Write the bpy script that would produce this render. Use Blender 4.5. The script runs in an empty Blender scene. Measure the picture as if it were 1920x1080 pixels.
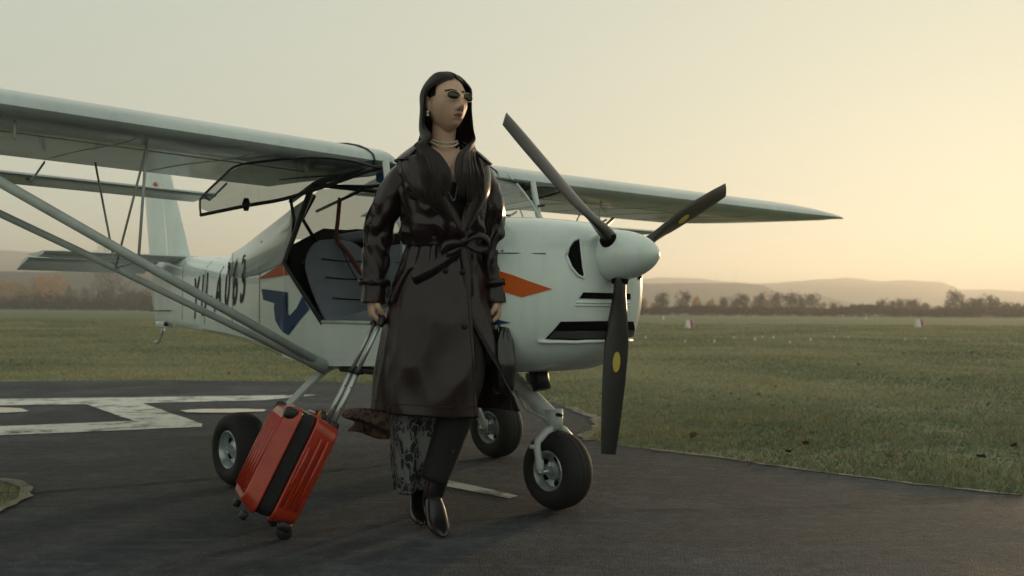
import bpy, bmesh, math, random
import numpy as np
from mathutils import Vector, Matrix, noise
from mathutils.bvhtree import BVHTree
PI = math.pi
R = math.radians
rnd = random.Random(7)
scene = bpy.context.scene
COL = scene.collection

# ------------------------------------------------------------------ camera
cam_d = bpy.data.cameras.new('camera')
cam = bpy.data.objects.new('camera', cam_d)
COL.objects.link(cam)
cam_d.sensor_width = 36.0
cam_d.lens = 33.555
cam_d.clip_start = 0.05
cam_d.clip_end = 12000
cam.matrix_world = (Matrix.Translation((0, 0, 0.871)) @ Matrix.Rotation(R(90 + 1.344), 4, 'X')
                    @ Matrix.Rotation(R(0.4), 4, 'Z'))
cam_d.dof.use_dof = True
cam_d.dof.focus_distance = 4.0
cam_d.dof.aperture_fstop = 3.2
scene.camera = cam

# ------------------------------------------------------------------ sky, sun, exposure
SUN_AZ, SUN_EL = R(31.0), R(3.2)
world = bpy.data.worlds.new('World')
scene.world = world
world.use_nodes = True
wn = world.node_tree.nodes
wl = world.node_tree.links
wn.clear()
w_out = wn.new('ShaderNodeOutputWorld')
w_bg = wn.new('ShaderNodeBackground')
w_sky = wn.new('ShaderNodeTexSky')
w_sky.sky_type = 'NISHITA'
w_sky.sun_disc = False
w_sky.sun_elevation = SUN_EL
w_sky.sun_rotation = SUN_AZ
w_sky.altitude = 100
w_sky.air_density = 1.0
w_sky.dust_density = 2.2
w_sky.ozone_density = 1.0
w_hsv = wn.new('ShaderNodeHueSaturation')
w_hsv.inputs['Saturation'].default_value = 0.95
w_tint = wn.new('ShaderNodeMix')
w_tint.data_type = 'RGBA'
w_tint.blend_type = 'MULTIPLY'
w_tint.inputs[0].default_value = 1.0
w_tint.inputs[7].default_value = (0.955, 1.0, 0.845, 1)
w_bg.inputs[1].default_value = 0.15
w_gam = wn.new('ShaderNodeGamma')
w_gam.inputs[1].default_value = 0.12
wl.new(w_sky.outputs[0], w_gam.inputs[0])
wl.new(w_gam.outputs[0], w_hsv.inputs['Color'])
wl.new(w_hsv.outputs[0], w_tint.inputs[6])
wl.new(w_tint.outputs[2], w_bg.inputs[0])
wl.new(w_bg.outputs[0], w_out.inputs[0])

sun_d = bpy.data.lights.new('sun', 'SUN')
sun_d.energy = 1.25
sun_d.angle = R(3.0)
sun_d.color = (1.0, 0.68, 0.38)
sun = bpy.data.objects.new('sun', sun_d)
COL.objects.link(sun)
sun_dir = Vector((math.sin(SUN_AZ) * math.cos(SUN_EL), math.cos(SUN_AZ) * math.cos(SUN_EL), math.sin(SUN_EL)))
sun.rotation_euler = sun_dir.to_track_quat('Z', 'Y').to_euler()

vs = scene.view_settings
vs.view_transform = 'Standard'
vs.look = 'None'
vs.exposure = 2.0
vs.gamma = 1.0
vs.use_curve_mapping = False
scene.cycles.use_denoising = True
scene.cycles.max_bounces = 8
scene.cycles.transparent_max_bounces = 16

# ------------------------------------------------------------------ helpers
def link(o, parent=None):
    COL.objects.link(o)
    if parent is not None:
        o.parent = parent
    return o

def tag(o, label=None, cat=None, group=None, kind=None):
    if label: o['label'] = label
    if cat: o['category'] = cat
    if group: o['group'] = group
    if kind: o['kind'] = kind
    return o

def empty(name, loc=(0, 0, 0), rz=0.0):
    o = bpy.data.objects.new(name, None)
    o.location = loc
    o.rotation_euler = (0, 0, rz)
    o.empty_display_size = 0.1
    return link(o)

def mesh_obj(name, verts, faces, mat=None, parent=None, smooth=True, subsurf=0, solid=0.0, bevel=0.0, offset=0.0, auto=None):
    me = bpy.data.meshes.new(name)
    me.from_pydata([tuple(v) for v in verts], [], [tuple(f) for f in faces])
    me.update()
    if smooth:
        me.polygons.foreach_set('use_smooth', [True] * len(me.polygons))
    o = bpy.data.objects.new(name, me)
    if mat is not None:
        me.materials.append(mat)
    link(o, parent)
    if smooth and auto is not None:
        sharp_edges(me, auto)
    if solid:
        m = o.modifiers.new('solid', 'SOLIDIFY'); m.thickness = solid; m.offset = offset
    if bevel:
        m = o.modifiers.new('bevel', 'BEVEL'); m.width = bevel; m.segments = 2; m.limit_method = 'ANGLE'; m.angle_limit = R(35)
    if subsurf:
        m = o.modifiers.new('sub', 'SUBSURF'); m.levels = subsurf; m.render_levels = subsurf
    return o

def sharp_edges(me, deg):
    bm = bmesh.new(); bm.from_mesh(me)
    a = R(deg)
    for e in bm.edges:
        if len(e.link_faces) == 2 and e.calc_face_angle(0) > a:
            e.smooth = False
    bm.to_mesh(me); bm.free()

def loft(rings, close_u=True, cap0=False, cap1=False):
    """rings: list of equal-length point lists -> verts, faces"""
    n = len(rings[0])
    verts = [p for r in rings for p in r]
    faces = []
    m = n if close_u else n - 1
    for i in range(len(rings) - 1):
        for j in range(m):
            k = (j + 1) % n
            faces.append((i * n + j, i * n + k, (i + 1) * n + k, (i + 1) * n + j))
    if cap0: faces.append(tuple(reversed(range(n))))
    if cap1: faces.append(tuple(range((len(rings) - 1) * n, len(rings) * n)))
    return verts, faces

def frames(pts):
    """parallel-transport frames along a polyline"""
    P = [Vector(p) for p in pts]
    T = []
    for i in range(len(P)):
        a = P[max(0, i - 1)]; b = P[min(len(P) - 1, i + 1)]
        T.append((b - a).normalized())
    up = Vector((0, 0, 1)) if abs(T[0].z) < 0.9 else Vector((0, 1, 0))
    N = [(up - T[0] * up.dot(T[0])).normalized()]
    for i in range(1, len(P)):
        n = N[-1] - T[i] * N[-1].dot(T[i])
        N.append(n.normalized())
    return P, T, N

def tube_geo(pts, rad, seg=8, flat=1.0, cap=True):
    P, T, N = frames(pts)
    if not hasattr(rad, '__len__'): rad = [rad] * len(P)
    rings = []
    for p, t, n, r in zip(P, T, N, rad):
        b = t.cross(n)
        rings.append([p + n * (r * math.cos(2 * PI * k / seg)) + b * (r * flat * math.sin(2 * PI * k / seg)) for k in range(seg)])
    return loft(rings, True, cap, cap)

def tube(name, pts, rad, mat, parent=None, seg=8, flat=1.0):
    v, f = tube_geo(pts, rad, seg, flat)
    return mesh_obj(name, v, f, mat, parent)

def smooth_path(pts, n=6):
    """Catmull-Rom through points"""
    P = [Vector(p) for p in pts]
    out = []
    for i in range(len(P) - 1):
        p0 = P[max(i - 1, 0)]; p1 = P[i]; p2 = P[i + 1]; p3 = P[min(i + 2, len(P) - 1)]
        for k in range(n):
            t = k / n
            out.append(0.5 * ((2 * p1) + (-p0 + p2) * t + (2 * p0 - 5 * p1 + 4 * p2 - p3) * t * t + (-p0 + 3 * p1 - 3 * p2 + p3) * t ** 3))
    out.append(P[-1])
    return out

def box_geo(c, s, rot=None):
    v = []
    for x in (-1, 1):
        for y in (-1, 1):
            for z in (-1, 1):
                p = Vector((x * s[0] / 2, y * s[1] / 2, z * s[2] / 2))
                if rot is not None: p = rot @ p
                v.append(p + Vector(c))
    f = [(0, 1, 3, 2), (4, 6, 7, 5), (0, 4, 5, 1), (2, 3, 7, 6), (0, 2, 6, 4), (1, 5, 7, 3)]
    return v, f

def join_geo(*geos):
    V, Fc = [], []
    for v, f in geos:
        o = len(V); V += list(v); Fc += [tuple(i + o for i in q) for q in f]
    return V, Fc

def lerp(a, b, t): return a + (b - a) * t

def interp(x, xs, ys):
    return float(np.interp(x, xs, ys))

# ------------------------------------------------------------------ materials
def mat(name, col, rough=0.5, metal=0.0, coat=0.0, coat_rough=0.05, spec=0.5, var=0.0, var_scale=8.0, bump=0.0, bump_scale=40.0,
        trans=0.0, alpha=1.0, col2=None, sheen=0.0, rough_var=0.0, streak=0.0):
    m = bpy.data.materials.new(name); m.use_nodes = True
    nt = m.node_tree; b = nt.nodes['Principled BSDF']
    b.inputs['Base Color'].default_value = (*col, 1)
    b.inputs['Roughness'].default_value = rough
    b.inputs['Metallic'].default_value = metal
    b.inputs['Coat Weight'].default_value = coat
    b.inputs['Coat Roughness'].default_value = coat_rough
    b.inputs['Specular IOR Level'].default_value = spec
    b.inputs['Transmission Weight'].default_value = trans
    b.inputs['Alpha'].default_value = alpha
    tc = nt.nodes.new('ShaderNodeTexCoord')
    if var or col2 or rough_var:
        n = nt.nodes.new('ShaderNodeTexNoise'); n.inputs['Scale'].default_value = var_scale; n.inputs['Detail'].default_value = 6
        nt.links.new(tc.outputs['Object'], n.inputs['Vector'])
        if var or col2:
            mx = nt.nodes.new('ShaderNodeMix'); mx.data_type = 'RGBA'
            c2 = col2 if col2 else tuple(c * (1 - var) for c in col)
            mx.inputs[6].default_value = (*col, 1); mx.inputs[7].default_value = (*c2, 1)
            rp = nt.nodes.new('ShaderNodeMapRange'); rp.inputs[1].default_value = 0.35; rp.inputs[2].default_value = 0.65
            nt.links.new(n.outputs['Fac'], rp.inputs[0]); nt.links.new(rp.outputs[0], mx.inputs[0])
            nt.links.new(mx.outputs[2], b.inputs['Base Color'])
        if rough_var:
            r2 = nt.nodes.new('ShaderNodeMapRange'); r2.inputs[1].default_value = 0.3; r2.inputs[2].default_value = 0.7
            r2.inputs[3].default_value = max(0.02, rough - rough_var); r2.inputs[4].default_value = rough + rough_var
            nt.links.new(n.outputs['Fac'], r2.inputs[0]); nt.links.new(r2.outputs[0], b.inputs['Roughness'])
    if streak:
        mp_ = nt.nodes.new('ShaderNodeMapping'); mp_.inputs['Scale'].default_value = (9.0, 9.0, 1.2)
        ns = nt.nodes.new('ShaderNodeTexNoise'); ns.inputs['Scale'].default_value = 1.6; ns.inputs['Detail'].default_value = 8; ns.inputs['Roughness'].default_value = 0.7
        nt.links.new(tc.outputs['Object'], mp_.inputs[0]); nt.links.new(mp_.outputs[0], ns.inputs['Vector'])
        rs = nt.nodes.new('ShaderNodeMapRange'); rs.inputs[1].default_value = 0.48; rs.inputs[2].default_value = 0.75; rs.inputs[3].default_value = 0.0; rs.inputs[4].default_value = streak
        nt.links.new(ns.outputs['Fac'], rs.inputs[0])
        m3 = nt.nodes.new('ShaderNodeMix'); m3.data_type = 'RGBA'; m3.inputs[7].default_value = (0.20, 0.19, 0.15, 1); m3.inputs[6].default_value = (*col, 1)
        src = b.inputs['Base Color'].links[0].from_socket if b.inputs['Base Color'].links else None
        if src: nt.links.new(src, m3.inputs[6])
        nt.links.new(rs.outputs[0], m3.inputs[0]); nt.links.new(m3.outputs[2], b.inputs['Base Color'])
    if bump:
        n2 = nt.nodes.new('ShaderNodeTexNoise'); n2.inputs['Scale'].default_value = bump_scale; n2.inputs['Detail'].default_value = 5
        nt.links.new(tc.outputs['Object'], n2.inputs['Vector'])
        bp = nt.nodes.new('ShaderNodeBump'); bp.inputs['Strength'].default_value = bump; bp.inputs['Distance'].default_value = 0.02
        nt.links.new(n2.outputs['Fac'], bp.inputs['Height']); nt.links.new(bp.outputs[0], b.inputs['Normal'])
    return m

def node_mat(name):
    m = bpy.data.materials.new(name); m.use_nodes = True
    return m, m.node_tree, m.node_tree.nodes['Principled BSDF']

def ramp(nt, stops):
    r = nt.nodes.new('ShaderNodeValToRGB')
    e = r.color_ramp.elements
    while len(e) < len(stops): e.new(0.5)
    for k, (p, c) in enumerate(stops):
        e[k].position = p; e[k].color = (*c, 1)
    return r

def grass_ground_mat():
    m, nt, b = node_mat('meadow_ground')
    tc = nt.nodes.new('ShaderNodeTexCoord')
    n1 = nt.nodes.new('ShaderNodeTexNoise'); n1.inputs['Scale'].default_value = 0.5; n1.inputs['Detail'].default_value = 8; n1.inputs['Roughness'].default_value = 0.7
    mp = nt.nodes.new('ShaderNodeMapping'); mp.inputs['Scale'].default_value = (0.35, 1.0, 1)
    nt.links.new(tc.outputs['Object'], mp.inputs[0]); nt.links.new(mp.outputs[0], n1.inputs['Vector'])
    rp = ramp(nt, [(0.28, (0.095, 0.118, 0.068)), (0.45, (0.145, 0.166, 0.095)), (0.58, (0.205, 0.210, 0.122)), (0.72, (0.260, 0.242, 0.155))])
    nt.links.new(n1.outputs['Fac'], rp.inputs[0])
    n2 = nt.nodes.new('ShaderNodeTexNoise'); n2.inputs['Scale'].default_value = 14; n2.inputs['Detail'].default_value = 6
    nt.links.new(tc.outputs['Object'], n2.inputs['Vector'])
    mx = nt.nodes.new('ShaderNodeMix'); mx.data_type = 'RGBA'; mx.blend_type = 'OVERLAY'; mx.inputs[0].default_value = 0.8
    nt.links.new(rp.outputs[0], mx.inputs[6]); nt.links.new(n2.outputs['Color'], mx.inputs[7])
    hs = nt.nodes.new('ShaderNodeHueSaturation'); hs.inputs['Saturation'].default_value = 0.95
    nt.links.new(mx.outputs[2], hs.inputs['Color'])
    nt.links.new(hs.outputs[0], b.inputs['Base Color'])
    b.inputs['Roughness'].default_value = 1.0
    b.inputs['Specular IOR Level'].default_value = 0.1
    bp = nt.nodes.new('ShaderNodeBump'); bp.inputs['Strength'].default_value = 1.0; bp.inputs['Distance'].default_value = 0.06
    nt.links.new(n2.outputs['Fac'], bp.inputs['Height']); nt.links.new(bp.outputs[0], b.inputs['Normal'])
    return m

def asphalt_mat():
    m, nt, b = node_mat('worn_asphalt')
    tc = nt.nodes.new('ShaderNodeTexCoord')
    n1 = nt.nodes.new('ShaderNodeTexNoise'); n1.inputs['Scale'].default_value = 1.3; n1.inputs['Detail'].default_value = 9; n1.inputs['Roughness'].default_value = 0.65
    nt.links.new(tc.outputs['Object'], n1.inputs['Vector'])
    rp = ramp(nt, [(0.36, (0.038, 0.046, 0.060)), (0.5, (0.076, 0.088, 0.106)), (0.64, (0.138, 0.150, 0.172))])
    nt.links.new(n1.outputs['Fac'], rp.inputs[0])
    v = nt.nodes.new('ShaderNodeTexVoronoi'); v.inputs['Scale'].default_value = 130
    nt.links.new(tc.outputs['Object'], v.inputs['Vector'])
    n3 = nt.nodes.new('ShaderNodeTexNoise'); n3.inputs['Scale'].default_value = 16; n3.inputs['Detail'].default_value = 6; n3.inputs['Roughness'].default_value = 0.75
    nt.links.new(tc.outputs['Object'], n3.inputs['Vector'])
    mx = nt.nodes.new('ShaderNodeMix'); mx.data_type = 'RGBA'; mx.blend_type = 'OVERLAY'; mx.inputs[0].default_value = 1.0
    nt.links.new(rp.outputs[0], mx.inputs[6]); nt.links.new(n3.outputs['Fac'], mx.inputs[7])
    # dusty scuffs dragged along the apron
    mps = nt.nodes.new('ShaderNodeMapping'); mps.inputs['Scale'].default_value = (1.1, 5.5, 1)
    nsc = nt.nodes.new('ShaderNodeTexNoise'); nsc.inputs['Scale'].default_value = 2.6; nsc.inputs['Detail'].default_value = 10; nsc.inputs['Roughness'].default_value = 0.72
    nt.links.new(tc.outputs['Object'], mps.inputs[0]); nt.links.new(mps.outputs[0], nsc.inputs['Vector'])
    rsc = nt.nodes.new('ShaderNodeMapRange'); rsc.inputs[1].default_value = 0.52; rsc.inputs[2].default_value = 0.72; rsc.inputs[3].default_value = 0.0; rsc.inputs[4].default_value = 0.6
    nt.links.new(nsc.outputs['Fac'], rsc.inputs[0])
    msc = nt.nodes.new('ShaderNodeMix'); msc.data_type = 'RGBA'; msc.inputs[7].default_value = (0.20, 0.205, 0.215, 1)
    nt.links.new(rsc.outputs[0], msc.inputs[0]); nt.links.new(mx.outputs[2], msc.inputs[6])
    mx = msc
    # pale exposed stones
    st = nt.nodes.new('ShaderNodeTexVoronoi'); st.inputs['Scale'].default_value = 26
    nt.links.new(tc.outputs['Object'], st.inputs['Vector'])
    sr = nt.nodes.new('ShaderNodeMapRange'); sr.inputs[1].default_value = 0.16; sr.inputs[2].default_value = 0.10; sr.inputs[3].default_value = 0.0; sr.inputs[4].default_value = 0.8
    nt.links.new(st.outputs['Distance'], sr.inputs[0])
    sc_ = nt.nodes.new('ShaderNodeMath'); sc_.operation = 'MULTIPLY'
    srnd = nt.nodes.new('ShaderNodeMath'); srnd.operation = 'GREATER_THAN'; srnd.inputs[1].default_value = 0.72
    sx = nt.nodes.new('ShaderNodeSeparateColor'); nt.links.new(st.outputs['Color'], sx.inputs[0])
    nt.links.new(sx.outputs[0], srnd.inputs[0]); nt.links.new(sr.outputs[0], sc_.inputs[0]); nt.links.new(srnd.outputs[0], sc_.inputs[1])
    m2 = nt.nodes.new('ShaderNodeMix'); m2.data_type = 'RGBA'; m2.inputs[7].default_value = (0.24, 0.22, 0.19, 1)
    nt.links.new(sc_.outputs[0], m2.inputs[0]); nt.links.new(mx.outputs[2], m2.inputs[6])
    nt.links.new(m2.outputs[2], b.inputs['Base Color'])
    rr = nt.nodes.new('ShaderNodeMapRange'); rr.inputs[1].default_value = 0.35; rr.inputs[2].default_value = 0.65; rr.inputs[3].default_value = 0.75; rr.inputs[4].default_value = 0.95
    nt.links.new(n1.outputs['Fac'], rr.inputs[0]); nt.links.new(rr.outputs[0], b.inputs['Roughness'])
    b.inputs['Specular IOR Level'].default_value = 0.3
    ad = nt.nodes.new('ShaderNodeMath'); ad.operation = 'ADD'
    nt.links.new(v.outputs['Distance'], ad.inputs[0]); nt.links.new(n3.outputs['Fac'], ad.inputs[1])
    bp = nt.nodes.new('ShaderNodeBump'); bp.inputs['Strength'].default_value = 1.0; bp.inputs['Distance'].default_value = 0.025
    nt.links.new(ad.outputs[0], bp.inputs['Height']); nt.links.new(bp.outputs[0], b.inputs['Normal'])
    return m

def worn_paint_mat(name, col, wear):
    """paint that has flaked: alpha-free mix of paint and asphalt colour"""
    m, nt, b = node_mat(name)
    tc = nt.nodes.new('ShaderNodeTexCoord')
    n1 = nt.nodes.new('ShaderNodeTexNoise'); n1.inputs['Scale'].default_value = 4; n1.inputs['Detail'].default_value = 12; n1.inputs['Roughness'].default_value = 0.75
    nt.links.new(tc.outputs['Object'], n1.inputs['Vector'])
    rp = ramp(nt, [(wear - 0.10, (0.07, 0.06, 0.056)), (wear + 0.04, col)])
    nt.links.new(n1.outputs['Fac'], rp.inputs[0]); nt.links.new(rp.outputs[0], b.inputs['Base Color'])
    b.inputs['Roughness'].default_value = 0.8
    bp = nt.nodes.new('ShaderNodeBump'); bp.inputs['Strength'].default_value = 0.5; bp.inputs['Distance'].default_value = 0.01
    nt.links.new(n1.outputs['Fac'], bp.inputs['Height']); nt.links.new(bp.outputs[0], b.inputs['Normal'])
    return m

def attr_mat(name, rough=0.9, trans=0.0):
    m, nt, b = node_mat(name)
    a = nt.nodes.new('ShaderNodeAttribute'); a.attribute_name = 'tint'
    nt.links.new(a.outputs['Color'], b.inputs['Base Color'])
    b.inputs['Roughness'].default_value = rough
    b.inputs['Specular IOR Level'].default_value = 0.2
    if trans:
        tr = nt.nodes.new('ShaderNodeBsdfTranslucent'); nt.links.new(a.outputs['Color'], tr.inputs['Color'])
        ms = nt.nodes.new('ShaderNodeMixShader'); ms.inputs[0].default_value = trans
        out = nt.nodes['Material Output']
        nt.links.new(b.outputs[0], ms.inputs[1]); nt.links.new(tr.outputs[0], ms.inputs[2]); nt.links.new(ms.outputs[0], out.inputs[0])
    return m

def raw_mesh(name, V, tris, tint, material, parent=None):
    """numpy verts (n,3), tris (m,3), tint per tri (m,3)"""
    me = bpy.data.meshes.new(name)
    me.vertices.add(len(V)); me.vertices.foreach_set('co', np.asarray(V, dtype=np.float32).ravel())
    k = np.asarray(tris).shape[1]
    me.loops.add(len(tris) * k); me.loops.foreach_set('vertex_index', np.asarray(tris, dtype=np.int32).ravel())
    me.polygons.add(len(tris)); me.polygons.foreach_set('loop_start', np.arange(0, len(tris) * k, k, dtype=np.int32))
    me.polygons.foreach_set('loop_total', np.full(len(tris), k, dtype=np.int32))
    a = me.color_attributes.new('tint', 'FLOAT_COLOR', 'CORNER')
    c = np.ones((len(tris) * k, 4), dtype=np.float32); c[:, :3] = np.repeat(np.asarray(tint, dtype=np.float32), k, axis=0)
    a.data.foreach_set('color', c.ravel())
    me.update(); me.validate()
    me.materials.append(material)
    o = bpy.data.objects.new(name, me)
    return link(o, parent)

# ------------------------------------------------------------------ ground, apron, markings
M_grassland = grass_ground_mat()
M_asphalt = asphalt_mat()
M_white_paint = worn_paint_mat('worn_white_paint', (0.58, 0.58, 0.54), 0.47)
M_kerb = worn_paint_mat('pale_crumbling_edge', (0.22, 0.20, 0.15), 0.50)
M_crack = mat('tar_crack', (0.012, 0.011, 0.011), 0.9)
M_water = mat('puddle_water', (0.02, 0.02, 0.02), 0.03, spec=0.6)

gr = mesh_obj('grass_field', [(-4000, -600, 0), (4000, -600, 0), (4000, 5000, 0), (-4000, 5000, 0)], [(0, 1, 2, 3)], M_grassland, smooth=False)
tag(gr, 'flat mown meadow reaching to the tree line', kind='structure')

EDGE = [(9.0, -1.0), (4.6, 2.3), (3.2, 3.85), (2.427, 4.576), (2.084, 4.811), (1.629, 5.235), (1.332, 5.59), (0.964, 5.929), (0.691, 6.17), (0.541, 6.388), (0.526, 6.657),
        (0.655, 7.051), (0.707, 7.384), (0.671, 7.939), (0.491, 8.671), (0.218, 9.432), (-0.333, 10.186), (-1.468, 11.029), (-2.29, 11.445),
        (-4.202, 11.437), (-5.937, 11.105), (-9.0, 10.6), (-16.0, 9.6), (-30, 7.0), (-30, -1.0)]
CORNER = [(-9.0, 5.3), (-4.2, 5.15), (-2.75, 4.86), (-2.45, 4.72), (-2.30, 4.55), (-2.20, 4.35), (-2.14, 3.9), (-2.3, 3.2), (-2.9, 2.2), (-9, 1.5)]

def densify(poly, step=0.06, amp=0.018, closed=True, lim=14):
    out = []
    n = len(poly)
    for i in range(n if closed else n - 1):
        a = Vector((*poly[i], 0)); b = Vector((*poly[(i + 1) % n], 0))
        near = a.length < lim and b.length < lim
        k = max(1, int((b - a).length / step)) if near else 1
        for j in range(k):
            p = a.lerp(b, j / k)
            if near:
                q = noise.noise_vector(p * 3.1) * amp + noise.noise_vector(p * 14.0) * amp * 0.8
                p = p + Vector((q.x, q.y, 0))
            out.append((p.x, p.y))
    return out

def sheet(name, poly, z, material, parent=None):
    bm = bmesh.new()
    vs_ = [bm.verts.new((x, y, z)) for x, y in poly]
    f = bm.faces.new(vs_)
    if f.normal.z < 0: f.normal_flip()
    bmesh.ops.triangulate(bm, faces=bm.faces[:])
    me = bpy.data.meshes.new(name); bm.to_mesh(me); bm.free()
    me.materials.append(material)
    return link(bpy.data.objects.new(name, me), parent)

EDGE_D = densify(EDGE, 0.05, 0.045)
CORNER_D = densify(CORNER)
ap = sheet('asphalt_apron', EDGE_D, 0.006, M_asphalt)
tag(ap, 'dark weathered asphalt apron beneath the aircraft', kind='structure')
cg = sheet('grass_island', CORNER_D, 0.012, M_grassland)
tag(cg, 'small grass island at the near edge of the asphalt', kind='structure')

def strip(name, line, w, z, material, parent, amp=0.0):
    P = [Vector((x, y, 0)) for x, y in line]
    L_, R_ = [], []
    for i, p in enumerate(P):
        t = (P[min(i + 1, len(P) - 1)] - P[max(i - 1, 0)]).normalized(); n = Vector((-t.y, t.x, 0))
        ww = w * (1 + amp * noise.noise(p * 9)); ww = max(ww, w * 0.1)
        L_.append((p + n * ww / 2)); R_.append((p - n * ww / 2))
    v = [(q.x, q.y, z) for q in L_ + R_]
    k = len(P)
    f = [(i + k, i + 1 + k, i + 1, i) for i in range(k - 1)]
    return mesh_obj(name, v, f, material, parent, smooth=False)

# crumbling pale rim where the asphalt meets the grass
k0 = strip('crumbling_edge', densify(EDGE[9:15], 0.05, 0.045, closed=False), 0.085, 0.0105, M_kerb, ap, 0.9)
k1 = strip('crumbling_edge', densify(EDGE[3:9], 0.05, 0.045, closed=False), 0.035, 0.0105, M_kerb, ap, 1.4)
k2 = strip('crumbling_edge', [p for p in densify(CORNER[2:8], closed=False)], 0.055, 0.0165, M_kerb, cg, 0.7)

# the painted H
H_BARS = [
    [(-4.9, 5.95), (-3.425, 6.42), (-2.238, 6.951), (-2.30, 7.141), (-2.863, 7.287), (-3.687, 6.909), (-5.2, 6.25)],
    [(-7.5, 8.05), (-4.473, 8.374), (-3.789, 8.516), (-3.331, 8.645), (-2.306, 9.025), (-1.938, 9.616), (-3.403, 9.271), (-4.78, 8.948), (-7.8, 8.4)],
    [(-3.789, 8.512), (-2.863, 7.290), (-2.305, 7.143), (-3.331, 8.641)],
]
for bpoly in H_BARS:
    bar = sheet('painted_stroke', densify(bpoly, 0.08, 0.012), 0.0105, M_white_paint, ap)
ln = sheet('painted_line', densify([(-0.42, 4.93), (-0.30, 4.83), (-0.20, 4.73), (0.04, 4.455), (0.0, 4.395), (-0.26, 4.63), (-0.40, 4.78)], 0.05, 0.01), 0.0105, M_white_paint, ap)
for cr, w in (([(-9, 3.3), (-5, 3.6), (-3.2, 4.12), (-2.165, 4.488), (-1.939, 4.604), (-1.733, 4.738), (-1.464, 4.898), (-0.995, 5.143), (-0.812, 5.255), (-0.651, 5.37), (-0.178, 5.543), (0.3, 5.62)], 0.02),
              ([(-1.2, 3.2), (-0.7, 3.75), (-0.1, 3.95), (0.5, 4.15), (1.2, 4.2), (2.2, 4.55)], 0.011),
              ([(-5.5, 7.6), (-3.0, 7.9), (-1.4, 8.0), (0.2, 8.3)], 0.012)):
    strip('crack', densify(cr, 0.05, 0.035, False), w, 0.0125, M_crack, ap, 1.6)
for name_i, pl, lab in ((0, [(-4.75, 8.02), (-4.42, 8.19), (-4.12, 8.06), (-3.98, 7.86), (-4.14, 7.75), (-4.6, 7.80)], 'bright puddle by the painted H, farther from the wheel'),
                   (1, [(-2.78, 8.02), (-2.66, 8.15), (-2.37, 8.21), (-2.12, 8.16), (-2.08, 7.98), (-2.27, 7.87), (-2.63, 7.89)], 'bright puddle beside the painted H, behind the near main wheel')):
    pd = sheet('puddle', densify(pl, 0.04, 0.045), 0.0145, M_water)
    tag(pd, lab, kind='structure')
# ------------------------------------------------------------------ hills, trees, haze
def hy(px): return 582 + (px - 960) * 0.007
def hill(name, label, D, prof, colr, depth):
    """ridge: profile of (azimuth tangent, height/D) -> real terrain strip with front and back slopes"""
    xs = np.linspace(prof[0][0], prof[-1][0], 160)
    hs = np.interp(xs, [p[0] for p in prof], [p[1] for p in prof])
    rows = []
    for j, (dy, hf) in enumerate([(-depth, 0.0), (-depth * 0.75, 0.22), (-depth * 0.5, 0.50), (-depth * 0.25, 0.80), (0, 1.0), (depth * 0.5, 0.6), (depth, 0.0)]):
        row = []
        for x, h_ in zip(xs, hs):
            X = x * D
            n_ = noise.fractal(Vector((X * 0.02, dy * 0.02 + D, 3.0)), 0.9, 2.0, 6)
            jit = noise.noise(Vector((X * 0.35, dy, D))) * D * 0.0008
            z = h_ * D * hf * (1 + 0.10 * n_ * (1 if hf < 1 else 0.3)) + (jit if hf == 1 else 0)
            row.append((X, D + dy + n_ * depth * 0.1, z if hf > 0 else -0.5))
        rows.append(row)
    v, f = loft(rows, False)
    o = mesh_obj(name, v, f, colr, smooth=True)
    tag(o, label, kind='structure')
    return o
def prof(pts, D=None):
    return [((x - 960) / 1789.6, (hy(x) - y) / 1789.6) for x, y in pts]
M_hill = mat('wooded_hill', (0.075, 0.072, 0.060), 1.0, var=0.4, var_scale=0.05, bump=1.0, bump_scale=0.2, spec=0.0)
hill('hills', 'pale far ridge along the horizon beneath the setting sun', 1700,
     prof([(-500, 470), (-100, 462), (100, 474), (230, 487), (500, 520), (900, 530), (1180, 524), (1240, 519), (1310, 521), (1360, 527), (1440, 531), (1530, 524), (1590, 519), (1650, 527), (1700, 524), (1770, 529), (1795, 543), (1850, 541), (1930, 547), (2200, 540), (2600, 550)]), M_hill, 200)
hill('hills', 'darker flat-topped nearer hill right of the propeller', 1000,
     prof([(900, 560), (1000, 545), (1100, 534), (1180, 531), (1280, 529), (1380, 529), (1430, 533), (1455, 545), (1480, 549), (1530, 550), (1560, 558), (1620, 572), (1700, 584)]), M_hill, 110)
hill('hills', 'blue-grey wooded slope behind the tail of the aircraft', 700,
     prof([(-700, 500), (-300, 505), (0, 506), (100, 508), (180, 503), (280, 507), (420, 512), (700, 545), (900, 570), (1000, 580)]), M_hill, 90)
M_mast = mat('mast_steel', (0.3, 0.3, 0.3), 0.6)
for k, (px, top) in enumerate(((1343, 503), (1381, 502))):
    X = (px - 960) / 1789.6 * 1000; z1 = (hy(px) - top) / 1789.6 * 1000; z0 = (hy(px) - 530) / 1789.6 * 1000
    t = tube('radio_mast', [(X, 1000, z0 - 1), (X, 1000, (z0 + z1) / 2), (X, 1000, z1)], [0.22, 0.2, 0.1], M_mast, None, 5)
    tag(t, ['thin radio mast on the flat-topped hill, nearer the propeller', 'thin radio mast on the flat-topped hill, nearer its steep end'][k], 'mast', 'radio masts on the hill')

M_leaf = attr_mat('tree_foliage', 0.9, 0.25)
M_bark = mat('tree_bark', (0.045, 0.035, 0.028), 0.95)
npr = np.random.default_rng(11)

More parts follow.
